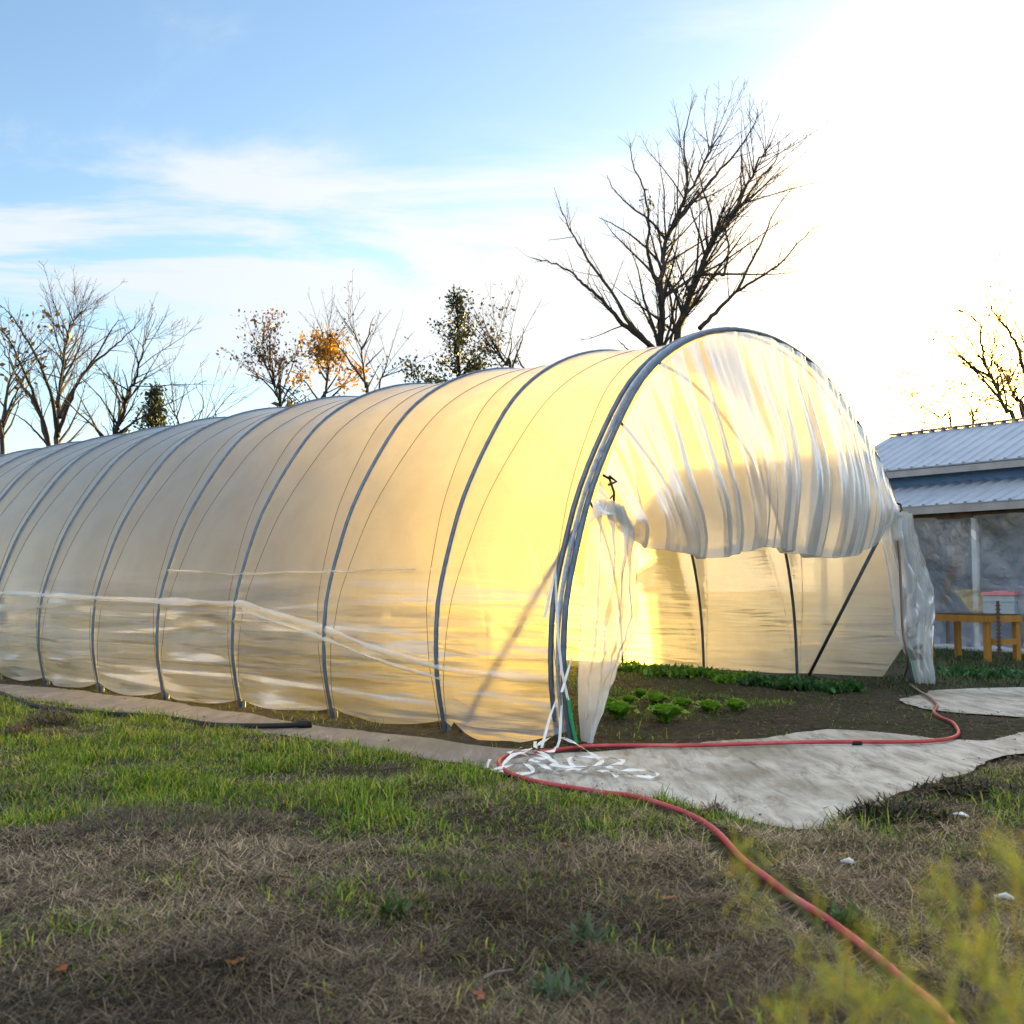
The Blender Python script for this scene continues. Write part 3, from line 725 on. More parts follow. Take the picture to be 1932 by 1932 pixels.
    k = (~flat_mask(x, y)) & (~inpoly(x, y, BED)) & (x/y > .28) & (x/y < .5) & (rng.uniform(0, 1, len(x)) < sstep(.3, .6, fbm(x*1.2, y*1.2, 103, 3)))
    x, y = x[k], y[k]; n = len(x); P = np.stack([x, y, ground_z(x, y)-.01], 1)
    c = colmix(n, [(.035,.07,.018),(.05,.09,.02),(.09,.08,.045),(.025,.05,.018)])
    blades('rough_grass', P, rng.uniform(.04, .14, n), rng.uniform(.008, .016, n), rng.uniform(0, 6.283, n), rng.uniform(.2, 1.1, n), rng.uniform(.1, .9, n), c, M['blade'], 'rough dark grass between the tunnel and the barn')
build_grass()
def debris():
    n = 26000; q = rng.uniform(0, 1, (n, 2)); x = -7+q[:, 0]*13; y = 5+q[:, 1]*9.5
    m = flat_mask(x, y); e = np.minimum(np.minimum(polydist(x, y, SLAB), polydist(x, y, STRIP)), polydist(x, y, SLAB2))
    d = np.exp(-e/.10)*.9*sstep(.3, .6, fbm(x*2.5, y*2.5, 151, 3)+.1)+.035*sstep(.45, .7, fbm(x*1.5, y*1.5, 152, 3))
    k = (m | (e < .12)) & (rng.uniform(0, 1, n) < d); x, y = x[k], y[k]; n = len(x); print('debris', n)
    q = rng.uniform(0, 1, (60000, 2)); u = q[:, 0]*7.4; sv = -3+q[:, 1]*11; W = np.array(T0)[None, :2]+u[:, None]*np.array([TB.x, TB.y])+sv[:, None]*np.array([TA.x, TA.y])
    k = (~flat_mask(W[:, 0], W[:, 1])) & (rng.uniform(0, 1, len(u)) < .10+.5*sstep(.45, .65, fbm(u*1.8, sv*1.8, 153, 3))); x = np.r_[x, W[k, 0]]; y = np.r_[y, W[k, 1]]; n = len(x)
    P = np.stack([x, y, np.maximum(ground_z(x, y), .004)+rng.uniform(0, .014, n)], 1)
    c = colmix(n, [(.06,.045,.03),(.10,.075,.05),(.035,.03,.022),(.16,.12,.07),(.06,.07,.025)])
    blades('plant_debris', P, rng.uniform(.012, .05, n), rng.uniform(.006, .022, n), rng.uniform(0, 6.283, n), rng.uniform(1.2, 1.65, n), rng.uniform(-.5, .4, n), c, M['blade'], 'brown crumbs of soil and dead leaf strewn over the slab, path edges and bed', 'debris')
debris()
# ------------------------------------------------------------------ leafy plants
def leaf_mesh(name, leaves, mat, parent=None):
    """leaves: list of (base, dir az, length, width, lean, bend, colour)"""
    V = []; F = []; C = []
    NS = 5
    for (b, az, L, W, lean, bend, c) in leaves:
        h = Vector((math.cos(az), math.sin(az), 0)); sd = Vector((-h.y, h.x, 0)); p = Vector(b); o = len(V)
        for k in range(NS+1):
            t = k/NS; a = lean+bend*t
            w = W*math.sin(math.pi*min(.97, .12+.80*t))**.8*(1.0 if t < .99 else .35)/2
            up = Vector((0, 0, 1))*math.sin(a)-h*math.cos(a)
            cup = .25*w; wav = .12*W*math.sin(k*2.6+az*3)
            nrm = Vector((0, 0, 1))*math.sin(a)+h*-math.cos(a)
            V += [p-sd*w+nrm*(cup+wav), p-nrm*0, p+sd*w+nrm*(cup-wav)]
            cc = [x*(.85+.3*random.random()) for x in c]; C += [(*cc, 1)]*3
            p = p+(h*math.sin(a)+Vector((0, 0, 1))*math.cos(a))*(L/NS)
        for k in range(NS):
            F += [(o+3*k, o+3*k+1, o+3*k+4, o+3*k+3), (o+3*k+1, o+3*k+2, o+3*k+5, o+3*k+4)]
    me = bpy.data.meshes.new(name); me.from_pydata([tuple(v) for v in V], [], F); me.update()
    at = me.attributes.new('tint', 'FLOAT_COLOR', 'POINT'); at.data.foreach_set('color', np.array(C, np.float32).ravel())
    me.polygons.foreach_set('use_smooth', [True]*len(F)); me.materials.append(mat)
    ob = bpy.data.objects.new(name, me); COL.objects.link(ob)
    if parent: ob.parent = parent; ob.matrix_parent_inverse = parent_inv(parent)
    return ob
def on_ground(px, py):
    p = G(px, py); p.z = float(ground_z(p.x, p.y)); return p
LET = [(1120,1358,.17,'big pale lettuce head half behind the curtain flap at the left end of the bed'),
       (1166,1362,.19,'big lettuce head with rounded leaves, second from the flap in the front row'),
       (1256,1366,.20,'largest lettuce head, alone at the front edge of the bed by the slab'),
       (1143,1337,.13,'small lettuce beside the flap in the middle row'),
       (1186,1334,.12,'small round lettuce in the gap behind the front row heads'),
       (1238,1333,.15,'medium frilly lettuce straight behind the largest front head'),
       (1287,1340,.13,'small lettuce right of the frilly one and behind the largest head'),
       (1338,1347,.16,'two-lobed lettuce, second from the right end of the row'),
       (1388,1346,.14,'rightmost lettuce, alone at the right end of the row'),
       (1208,1318,.11,'tiny far lettuce against the weeds at the back of the lettuces')]
for (px, py, r, lb) in LET:
    lv = []
    for k in range(26):
        t = k/26; az = k*2.4+random.uniform(-.3, .3)
        c = [(.17,.36,.03),(.22,.42,.045),(.12,.28,.025)][k % 3]
        lv.append(((0, 0, .0), az, r*(.75+.45*(1-t)), r*(.75+.2*random.random()), .95-.85*t+random.uniform(-.1, .1), .75-.9*t, c))
    ob = leaf_mesh('lettuce', lv, M['leaf']); ob.location = on_ground(px, py); tag(ob, lb, 'lettuce', 'lettuces growing in the bed')
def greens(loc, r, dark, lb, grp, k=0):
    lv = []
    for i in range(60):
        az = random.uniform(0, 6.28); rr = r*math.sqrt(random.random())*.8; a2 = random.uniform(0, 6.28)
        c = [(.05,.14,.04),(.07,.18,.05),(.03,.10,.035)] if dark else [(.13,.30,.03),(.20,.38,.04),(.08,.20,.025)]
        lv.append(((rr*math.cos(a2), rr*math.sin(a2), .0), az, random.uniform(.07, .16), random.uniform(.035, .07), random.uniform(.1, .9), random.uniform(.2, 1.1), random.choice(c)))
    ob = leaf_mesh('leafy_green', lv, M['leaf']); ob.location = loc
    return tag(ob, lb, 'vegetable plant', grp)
i = 0
for px in range(1150, 1420, 17):
    greens(on_ground(px+random.uniform(-4, 4), 1267+(px-1150)*.085+random.uniform(-5, 5)), .22, False, 'light green leafy vegetable plant in the row along the far film wall', 'light leafy plants in the back row')
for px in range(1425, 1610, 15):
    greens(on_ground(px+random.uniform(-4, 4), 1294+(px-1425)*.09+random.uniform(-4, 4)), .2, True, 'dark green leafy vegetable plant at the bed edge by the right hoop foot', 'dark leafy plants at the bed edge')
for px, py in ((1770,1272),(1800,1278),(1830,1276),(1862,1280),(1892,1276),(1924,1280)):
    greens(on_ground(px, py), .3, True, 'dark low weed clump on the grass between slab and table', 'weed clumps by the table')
# ------------------------------------------------------------------ hose, pipe, strap tangle, litter
def smooth_path(pts, n=12):
    P = [Vector(p) for p in pts]; o = []
    for i in range(len(P)-1):
        p0, p1, p2, p3 = P[max(i-1, 0)], P[i], P[i+1], P[min(i+2, len(P)-1)]
        for k in range(n):
            t = k/n; o.append(.5*((2*p1)+(p2-p0)*t+(2*p0-5*p1+4*p2-p3)*t*t+(3*p1-p0-3*p2+p3)*t**3))
    o.append(P[-1]); return o
def surf(px, py, lift):
    p = G(px, py); z = float(ground_z(p.x, p.y))
    if bool(flat_mask(np.array([p.x]), np.array([p.y]))[0]): z = .004
    p.z = max(z, .0)+lift; return p
hpts = [surf(x, y, .026) for x, y in hp]
for (x, y) in ((1692,1245),(1682,1190),(1679,1130),(1676,1060),(1672,1020)):
    u, z = on_front(x, y); hpts.append(TP(u, -.14, z))
b = MB(); b.tube(smooth_path(hpts, 8), .0155, 8); hose = b.build('garden_hose', M['hose'], None, True)
tag(hose, 'red garden hose snaking from the lower right over the slab and up the tunnel mouth', 'hose')
b = MB()
for (x, y) in ((1617,1407),): 
    p = surf(x, y, .017); b.tube([p-Vector((.035,0,0)), p+Vector((.035,0,0))], .021, 8)
b.build('hose_joint', M['black'], hose, True)
pp = [(-120,1265),(0,1312),(60,1336),(120,1349),(200,1360),(300,1367),(400,1374),(500,1376),(575,1373)]
b = MB(); pts = smooth_path([surf(x, y, .025) for x, y in pp], 8); b.tube(pts, .024, 8); o = b.build('black_pipe', M['black'], None, True)
tag(o, 'black flexible water pipe lying along the path edge at left', 'pipe')
b = MB(); e = pts[-1]; b.tube([e+Vector((-.06,.0,0)), e+Vector((.04,0,0))], .034, 8); b.tube([e+Vector((.03,0,0)), e+Vector((.06,0,.0))], .029, 8); b.build('pipe_fitting', M['black'], o, True)
b = MB()
loops = [[(925,1446),(918,1455),(940,1462),(985,1452),(1005,1462),(960,1470),(945,1460),(970,1444),(1010,1440),(1050,1446),(1030,1458),(1000,1452),(1020,1442)],
         [(1060,1405),(1090,1420),(1130,1440),(1132,1455),(1095,1462),(1075,1452),(1080,1440),(1120,1443),(1168,1447),(1175,1458),(1150,1466),(1090,1460),(1050,1462),(1010,1456)],
         [(1040,1462),(1090,1468),(1140,1462),(1190,1470),(1232,1474),(1240,1468),(1200,1462),(1150,1466)],
         [(985,1425),(960,1436),(975,1442),(1010,1430),(1035,1440),(1005,1448),(985,1435)],
         [(1128,1464),(1150,1474),(1165,1480)], [(1055,1400),(1025,1415),(1010,1420),(985,1424)],
         [(1010,1410),(1012,1425),(1040,1430),(1048,1420)]]
for lp in loops:
    pts = [surf(x, y, .014+random.uniform(0, .06)) for x, y in lp]
    b.ribbon(smooth_path(pts, 7), .028, None, .55)
o = b.build('strap_tangle', M['strap']); tag(o, 'tangle of white flat strap lying on the slab at the hoop foot', 'strap')
def litter(px, py, size, c, lb, cat, name, rz=0):
    lv = [((0, 0, .012), rz, size, size*.5, 1.35, .3, c)]
    if cat == 'leaf': lv.append(((0, 0, .012), rz+1.9, size*.6, size*.4, 1.2, .4, c))
    ob = leaf_mesh(name, lv, M['leaf']); p = surf(px, py, .008); ob.location = p; tag(ob, lb, cat)
for a in [(1588,1622,.05,(.55,.22,.03),'orange fallen leaf beside the white scrap right of the hose','leaf','fallen_leaf',.4),
          (120,1862,.05,(.36,.13,.03),'rust orange fallen leaf in the dry grass at the lower left','leaf','fallen_leaf',2),
          (440,1850,.05,(.45,.20,.06),'tan orange fallen leaf in the dry grass left of the fern clump','leaf','fallen_leaf',1),
          (1075,1608,.05,(.40,.16,.04),'brown orange fallen leaf on the dry grass below the straps','leaf','fallen_leaf',3),
          (1255,1718,.05,(.5,.22,.08),'pale orange fallen leaf left of the hose middle','leaf','fallen_leaf',.2),
          (915,1898,.06,(.34,.13,.06),'dark rust fallen leaf at the bottom centre','leaf','fallen_leaf',2.2)]: litter(*a)
for (px, py, lb, rz, L) in [(1600,1640,'white plastic scrap beside the orange leaf',2.6,.06),(1895,1715,'white plastic scrap at the right edge of the photo',2.6,.07),(1757,1545,'white plastic scrap on the dark plant heap by the slab',.6,.05),(1812,1548,'thin pale stick on the heap right of the white scrap',2.3,.09),
                            (340,1845-330,'pale wood splinter in the green grass at left',.5,.09),(940,1850,'pale straw stick on the brown thatch at bottom centre',.7,.12)]:
    b = MB(); d = Vector((math.cos(rz), math.sin(rz), 0)); p = surf(px, py, .02)
    nm = 'plastic_scrap' if 'scrap' in lb else 'stick'
    b.tube([p-d*L/2, p-d*L*.1+Vector((0,0,.008)), p+d*L/2], [.006, .013 if nm[0] == 'p' else .006, .004], 5); o = b.build(nm, M['strap'] if nm[0] == 'p' else M['rope']); tag(o, lb, 'scrap' if nm[0] == 'p' else 'stick')
# ------------------------------------------------------------------ barn
BO = Vector((8.53, 22.4, 0)); BD = Vector((.62, -.785, 0)).normalized(); BN = Vector((-BD.y, BD.x, 0))
if BN.y < 0: BN = -BN          # away from the camera
def BP(t, q, z): return BO+BD*t+BN*q+Vector((0, 0, z))
barn = empty('barn', BP(6, 3, 0), 'long grey barn with ribbed metal roof and plastic sheeted porch', 'barn')
T_L, T_R = -3.41, 19.0
def ribbed(name, q0, z0, q1, z1, tl, tr, mat, pitch=.30, rib=.035, th=.03):
    """metal sheet with raised ribs running down the slope"""
    sl = Vector((0, 0, 0))+BN*(q1-q0)+Vector((0, 0, z1-z0)); up = BD.cross(sl).normalized()
    if up.z < 0: up = -up
    ts = []; hs = []
    t = tl
    while t < tr:
        for dt, hh in ((0, 0), (.20, 0), (.225, rib), (.27, rib), (.295, 0)):
            if t+dt < tr: ts.append(t+dt); hs.append(hh)
        t += pitch
    ts.append(tr); hs.append(0)
    b = MB(); V = []
    for t, hh in zip(ts, hs):
        V += [BP(t, q0, z0)+up*hh, BP(t, q1, z1)+up*hh, BP(t, q0, z0)-up*th, BP(t, q1, z1)-up*th]
    F = []
    for i in range(len(ts)-1):
        a = 4*i; c = a+4
        F += [(a, c, c+1, a+1), (a+2, a+3, c+3, c+2), (a, a+2, c+2, c), (a+1, c+1, c+3, a+3)]
    F += [(0, 1, 3, 2), (4*len(ts)-4, 4*len(ts)-2, 4*len(ts)-1, 4*len(ts)-3)]
    b.add(V, F); return b.build(name, mat, barn)
ribbed('porch_roof', -.30, 2.90, 1.49, 3.50, T_L+.5, T_R, M['roofmetal'])
roof = ribbed('main_roof', 1.10, 3.86, 4.0, 5.06, T_L, T_R, M['roofmetal'])
ribbed('main_roof', 6.9, 3.86, 4.0, 5.06, T_L, T_R, M['roofmetal'])
b = MB(); b.beam(BP(T_L-.02, 4.0, 5.10), BP(T_R, 4.0, 5.10), .22, .03); b.build('ridge_cap', M['fascia'], roof)
b = MB(); b.beam(BP(T_L+.5, -.27, 2.80), BP(T_R, -.27, 2.80), .04, .14); b.build('porch_fascia', M['fascia'], barn)
b = MB(); b.beam(BP(T_L, 1.14, 3.75), BP(T_R, 1.14, 3.75), .04, .14); b.build('fascia', M['fascia'], barn)
def wallbox(name, t0, t1, q, z0, z1, mat, th=.08, groove=0):
    b = MB()
    if groove:
        z = z0
        while z < z1-.01:
            zz = min(z+groove, z1); b.box(BP((t0+t1)/2, q, (z+zz)/2), t1-t0, th, zz-z-.02, BD, BN); z = zz
        b.box(BP((t0+t1)/2, q+.02, (z0+z1)/2), t1-t0, th*.6, z1-z0, BD, BN)
    else: b.box(BP((t0+t1)/2, q, (z0+z1)/2), t1-t0, th, z1-z0, BD, BN)
    return b.build(name, mat, barn)
wallbox('wall', T_L+.25, T_R, 1.56, 0, 3.84, M['siding'], .1, .48)
wallbox('wall', T_L+.25, T_R, 6.5, 0, 3.95, M['siding'], .1)
b = MB()
for t in (T_L+.25, T_R-.1):
    pts = [BP(t, 1.62, 0), BP(t, 6.45, 0), BP(t, 6.45, 3.95), BP(t, 4.0, 4.96), BP(t, 1.62, 3.95)]
    b.add(pts+[p+BD*.08 for p in pts], [(0,1,2,3,4), (9,8,7,6,5)]+[(i, i+5, (i+1) % 5+5, (i+1) % 5) for i in range(5)])
b.build('gable_wall', M['siding'], barn)
for t in (-2.6, .95, 4.6, 8.2, 11.8, 15.4): 
    b = MB(); b.beam(BP(t, .0, 0), BP(t, .0, 2.82), .10, .10, BD); b.build('porch_post', M['white'], barn)
for (t, q, l) in ((-.35, .45, .55), (.25, .55, .35), (-1.0, .6, .3), (6.4, .6, .4)):
    b = MB(); b.beam(BP(t-l, q, .9), BP(t+l, q, 2.9), .09, .14, BD); b.build('diagonal_brace', M['dkwood'], barn)
b = MB(); b.beam(BP(T_L+.5, -.02, 2.72), BP(T_R, -.02, 2.72), .12, .2); b.build('porch_beam', M['dkwood'], barn)
def porch_sheet():
    t = np.linspace(T_L+.6, 12, 320); z = np.linspace(.04, 2.66, 60); TT, ZZ = np.meshgrid(t, z)
    w = (fbm(TT*1.3+ZZ*.8, ZZ*1.6-TT*.4, 121, 4)-.5)*.12+.05*np.sin(TT*3+ZZ*2.2)*np.clip((ZZ-1.6), 0, 1)
    q = -.10+w; q = q-.12*np.exp(-ZZ/.12)*(.5+vnoise(TT*5, ZZ*0, 122))
    P = np.stack([BO.x+BD.x*TT+BN.x*q, BO.y+BD.y*TT+BN.y*q, ZZ], -1)
    grid_mesh('plastic_sheet', P, M['clear'], barn)
porch_sheet()
b = MB(); pts = [BP(t, -.26+.05*math.sin(t*2.3), .05+.02*math.sin(t*5)) for t in np.linspace(T_L+.6, 10, 80)]
b.tube(pts, [.05+.03*random.random() for _ in pts], 6); b.build('sheet_hem', M['film2'], barn, True)
# things kept in the porch
def bx(name, mat, parts, lb, cat):
    e = None
    b = MB()
    for c, s in parts: b.box(c, *s, BD, BN)
    o = b.build(name, mat); return tag(o, lb, cat)
def porch_board():
    b = MB(); p = AT(1893, 1118, 21.2); o_ = Vector((p.x, p.y, 0))-BD*.62
    for k in range(6):
        q = o_-BD*.34+BD*.085*k; b.beam(q+Vector((0, 0, 1.20)), q+BD*.34+Vector((0, 0, .755)), .06, .03, BN)
    b.beam(o_-BD*.34-BN*.03+Vector((0, 0, 1.17)), o_+BD*.12-BN*.03+Vector((0, 0, 1.17)), .03, .04); b.beam(o_-BD*.04-BN*.03+Vector((0, 0, .80)), o_+BD*.42-BN*.03+Vector((0, 0, .80)), .03, .04)
    o = b.build('slatted_panel', M['ylw_plastic']); tag(o, 'yellow slatted panel leaning on the stand behind the porch plastic', 'panel')
porch_board()
def porch_box():
    p = AT(1893, 1118, 21.2); b = MB(); b.box((p.x, p.y, .92), .62, .4, .36, BD, BN); b.box((p.x, p.y, .99), .64, .42, .03, BD, BN)
    e = empty('storage_box', (p.x, p.y, .72), 'white storage box with pink lid on a stand behind the porch plastic', 'box')
    b.build('tub', M['tub'], e); b = MB(); b.box((p.x, p.y, 1.13), .66, .44, .06, BD, BN); b.box((p.x, p.y, 1.17), .3, .2, .03, BD, BN); b.build('lid', M['pink'], e)
    st = MB()
    for sx in (-1.08, .28):
        for sy in (-.16, .16): c = Vector((p.x, p.y, 0))+BD*sx+BN*sy; st.beam(c, c+Vector((0,0,.70)), .05, .05)
    st.box(Vector((p.x, p.y, .715))-BD*.4, 1.5, .45, .04, BD, BN); o = st.build('box_stand', M['dkwood']); tag(o, 'dark wooden stand under the white box in the porch', 'stand')
porch_box()
# ------------------------------------------------------------------ work table and stake
FR = Vector((7.86, 18.3, 0)); LD = Vector((-.35, .937, 0)); DD = Vector((.937, .35, 0))
TL, TD, TH = 1.35, .62, .77
table = empty('work_table', FR+LD*TL/2+DD*TD/2, 'yellow wooden work table with dark mesh top beside the white flap', 'table')
for a in (0, TL):
    for d in (0, TD):
        b = MB(); p = FR+LD*a+DD*d; b.beam(p+Vector((0,0,-.02)), p+Vector((0,0,TH-.10)), .09, .09, LD); b.build('leg', M['yellow'], table)
b = MB(); z = Vector((0,0,TH-.05))
b.beam(FR-LD*.06-DD*.05+z, FR+LD*(TL+.06)-DD*.05+z, .04, .11); b.beam(FR-LD*.06+DD*(TD+.05)+z, FR+LD*(TL+.06)+DD*(TD+.05)+z, .04, .11)
b.beam(FR-LD*.05-DD*.03+z, FR-LD*.05+DD*(TD+.03)+z, .04, .11); b.beam(FR+LD*(TL+.05)-DD*.03+z, FR+LD*(TL+.05)+DD*(TD+.03)+z, .04, .11)
b.build('apron', M['yellow'], table)
b = MB()
for k in range(28): b.beam(FR-LD*.05+LD*(TL+.1)*k/27-DD*.06+Vector((0,0,TH+.012)), FR-LD*.05+LD*(TL+.1)*k/27+DD*(TD+.06)+Vector((0,0,TH+.012)), .012, .012)
for k in range(14): b.beam(FR-LD*.06+DD*(-.05+(TD+.1)*k/13)+Vector((0,0,TH+.022)), FR+LD*(TL+.06)+DD*(-.05+(TD+.1)*k/13)+Vector((0,0,TH+.022)), .012, .008)
b.build('mesh_top', M['dkwood'], table)
b = MB(); z = Vector((0,0,.34)); b.beam(FR+DD*.045-LD*.05+z, FR+DD*(TD-.045)-LD*.05+z, .035, .10); b.build('stretcher', M['yellow'], table)
p = G(1886, 1252); b = MB(); b.beam(p, p+Vector((0,0,1.02)), .05, .03, BD)
for k in range(14): b.box(p+Vector((0,0,.1+.065*k)), .07, .05, .02, BD, BN)
o = b.build('notched_stake', M['dkwood']); tag(o, 'dark notched stake standing in front of the yellow table', 'stake')
# ------------------------------------------------------------------ trees
def wander(p, d, L, r0, r1, n, wig, up, rs):
    pts = [Vector(p)]; rad = [r0]; d = Vector(d).normalized()
    for k in range(n):
        d = (d+Vector((rs.uniform(-wig, wig), rs.uniform(-wig, wig), rs.uniform(-wig, wig)+up))).normalized()
        pts.append(pts[-1]+d*(L/n)); rad.append(r0+(r1-r0)*(k+1)/n)
    return pts, rad
def sprout(mb, tips, pts, rad, lev, maxlev, rs, dens, lfac, start=.2, ang=.75, up=.06):
    if lev > maxlev: return
    tot = sum((pts[i+1]-pts[i]).length for i in range(len(pts)-1))
    n = max(2, int(dens[min(lev, len(dens)-1)]*tot))
    for _ in range(n):
        f = start+(1-start)*rs.random(); x = f*(len(pts)-1); i = min(int(x), len(pts)-2); p = pts[i].lerp(pts[i+1], x-i)
        T = (pts[i+1]-pts[i]).normalized(); r = rad[i]+(rad[i+1]-rad[i])*(x-i)
        a = rs.uniform(0, 6.283); o = T.orthogonal().normalized(); o = Matrix.Rotation(a, 3, T) @ o
        g = rs.uniform(.6, 1.25)*ang; d = T*math.cos(g)+o*math.sin(g)
        L = tot*lfac*rs.uniform(.35, 1)*(1.1-.6*f)
        if L < .12: continue
        rr = max(.005, min(r*.6, L*.018))
        q, ra = wander(p, d, L, rr, .004, 4 if lev < maxlev else 3, .16, up, rs)
        mb.tube(q, ra, 4 if rr > .02 else 3, False); tips.append(q)
        sprout(mb, tips, q, ra, lev+1, maxlev, rs, dens, lfac, .25, ang, up)
def leaf_quads(name, pts, size, cols, rs, mat, parent, spread=.1, per=1):
    n = len(pts)*per; P = np.repeat(np.array([tuple(p) for p in pts]), per, 0)+rng.normal(0, spread, (n, 3))
    a = rng.normal(0, 1, (n, 3)); a /= np.linalg.norm(a, axis=1)[:, None]; b_ = np.cross(a, rng.normal(0, 1, (n, 3))); b_ /= np.linalg.norm(b_, axis=1)[:, None]
    s = rng.uniform(.6, 1.3, (n, 1))*size
    V = np.stack([P-a*s, P-b_*s*.55, P+a*s, P+b_*s*.55], 1).reshape(-1, 3)
    me = np_mesh(name, V, np.array([[0, 1, 2, 3]])+np.arange(n)[:, None]*4)
    c = np.repeat(np.concatenate([colmix(n, cols, .3), np.ones((n, 1))], 1), 4, 0)
    at = me.attributes.new('tint', 'FLOAT_COLOR', 'POINT'); at.data.foreach_set('color', c.astype(np.float32).ravel())
    me.materials.append(mat); ob = bpy.data.objects.new(name, me); COL.objects.link(ob)
    if parent: ob.parent = parent; ob.matrix_parent_inverse = parent_inv(parent)
    return ob
def limb_tree(name, Y, base, limbs, label, cat='tree', group=None, seed=1, dens=(1.3, 2.6, 4.0), lfac=.36, maxlev=3, leaves=None, jy=.5, ang=.7, start=.25):
    """limbs: pixel polylines (start radius m); each bends out of the plane by its own amount"""
    rs = random.Random(seed)
    if base[0] < 260: limbs = [([(x, y if y > 1140 else 1140-(1140-y)*.925) for (x, y) in pl], a_, b_) for (pl, a_, b_) in limbs]
    bp = AT(base[0], base[1], Y); bp.z = 0
    root = empty(name, bp, label, cat, group)
    tr = MB(); tw = MB(); tips = []
    for (pl, r0, r1) in limbs:
        k = rs.uniform(-1, 1)*jy; ln = len(pl)
        P = []
        y0 = min(p[1] for p in pl); h = max(p[1] for p in pl)-y0+1
        for (x, y) in pl:
            rise = (max(p[1] for p in pl)-y)/1000*Y*.5
            dy = k*rise
            P.append(AT(x, y, Y+dy))
        P = smooth_path(P, 5); m = len(P)
        for i in range(1, m-1): P[i] = P[i]+Vector((rs.uniform(-1, 1), rs.uniform(-1, 1), rs.uniform(-1, 1)))*r0*.25
        ra = [(r0+(r1-r0)*(i/(m-1))**.7)*.82 for i in range(m)]
        tr.tube(P, ra, 7); tw.tube(P, [r_*.5 for r_ in ra], 4); sprout(tw, tips, P, ra, 1, maxlev, rs, dens, lfac, start, ang)
    tr.build('trunk', M['bark'], root, True)
    tw.build('crown_twigs', M['twig'], root)
    if leaves:
        cnt, size, cols, sel = leaves
        pts = []
        cand = [q[-1] for q in tips] + [q[len(q)//2] for q in tips]
        cand = [p for p in cand if sel is None or sel(p)]
        for _ in range(cnt): pts.append(rs.choice(cand))
        leaf_quads('leaves', pts, size, cols, rs, M['leaf'], root, .12)
    return root, tips
def pxof(p):
    c, s = math.cos(PITCH), math.sin(PITCH); v = p-Vector((0, 0, CAMH)); yc = v.y*c+v.z*s; zc = -v.y*s+v.z*c
    return 966+FPX*v.x/yc, 966-FPX*zc/yc
# big bare tree
mist = [(1218,378),(1327,375),(1255,452),(1268,492),(1340,520),(1296,552),(1240,625),(1265,525)]
big, tips = limb_tree('bare_tree', 30, (1250,1140), [
    ([(1250,1180),(1248,900),(1247,700),(1246,640),(1247,560),(1252,500),(1258,455),(1290,385),(1330,300),(1362,255)], .21, .02),
    ([(1275,1180),(1272,860),(1280,640),(1300,560),(1325,505),(1345,450),(1395,380),(1430,310),(1455,270)], .20, .02),
    ([(1250,690),(1225,650),(1175,610),(1140,570),(1105,540),(1080,515),(1040,495),(1000,486)], .13, .012),
    ([(1225,650),(1180,600),(1160,560),(1110,490),(1085,450),(1065,410),(1055,385)], .09, .012),
    ([(1320,620),(1350,590),(1390,550),(1440,520),(1480,490),(1510,455),(1545,425)], .09, .01),
    ([(1250,540),(1235,520),(1222,470),(1225,420),(1215,360),(1195,310),(1190,270)], .09, .012),
    ([(1345,450),(1340,400),(1330,370),(1318,320),(1330,280)], .06, .01),
    ([(1262,440),(1300,390),(1350,330),(1395,280),(1425,230),(1430,205)], .08, .01),
    ([(1290,385),(1297,330),(1290,270),(1300,220),(1310,180)], .06, .01),
    ([(1345,450),(1390,400),(1430,340),(1465,300),(1468,260)], .07, .01),
    ([(1390,550),(1420,490),(1445,440),(1460,400),(1490,360)], .06, .01),
    ([(1258,455),(1230,420),(1190,390),(1160,360),(1145,330)], .06, .01),
    ([(1240,490),(1200,450),(1160,425),(1130,410)], .05, .01),
    ([(1365,520),(1375,470),(1370,420),(1400,370),(1420,330)], .05, .01),
    ([(1225,655),(1200,670),(1180,655),(1165,640)], .05, .01),
    ([(1262,660),(1275,600),(1280,560),(1310,520),(1340,495)], .06, .01),
    ([(1270,610),(1262,540),(1250,500)], .06, .02)],
    'tall bare tree with spreading limbs and leaf clumps directly behind the tunnel arch', 'tree', None, 11, (2.6, 4.4, 6.5), .29, 3)
pts = []
for (x, y) in mist:
    for _ in range(26): pts.append(AT(x, y, 30)+Vector((random.gauss(0, .13), random.gauss(0, .13), random.gauss(0, .13))))
leaf_quads('leaf_clumps', pts, .07, [(.05,.05,.02),(.07,.07,.025)], random, M['leaf'], big, .03)
# trees at left
limb_tree('bare_tree', 33, (102,1140), [
    ([(104,1180),(104,880),(107,820),(112,720),(120,660),(125,600),(140,560),(150,545)], .17, .012),
    ([(100,880),(88,800),(70,740),(40,690),(15,640),(0,600)], .13, .012),
    ([(100,860),(85,780),(60,700),(35,640),(10,590),(-20,560)], .1, .012),
    ([(110,800),(98,720),(75,650),(45,590),(20,550),(0,530)], .09, .01),
    ([(112,760),(140,700),(175,650),(210,620),(240,590),(265,560)], .09, .01),
    ([(110,790),(135,720),(150,680),(185,630),(205,590),(225,560)], .09, .01),
    ([(108,740),(118,660),(122,620),(118,570)], .07, .01),
    ([(112,700),(140,640),(155,600),(160,560)], .06, .01),
    ([(100,830),(70,790),(40,760),(10,745)], .06, .01)],
    'wide fan shaped bare tree at the far left above the tunnel', 'tree', None, 23, (2.8, 4.6, 6.0), .33, 3)
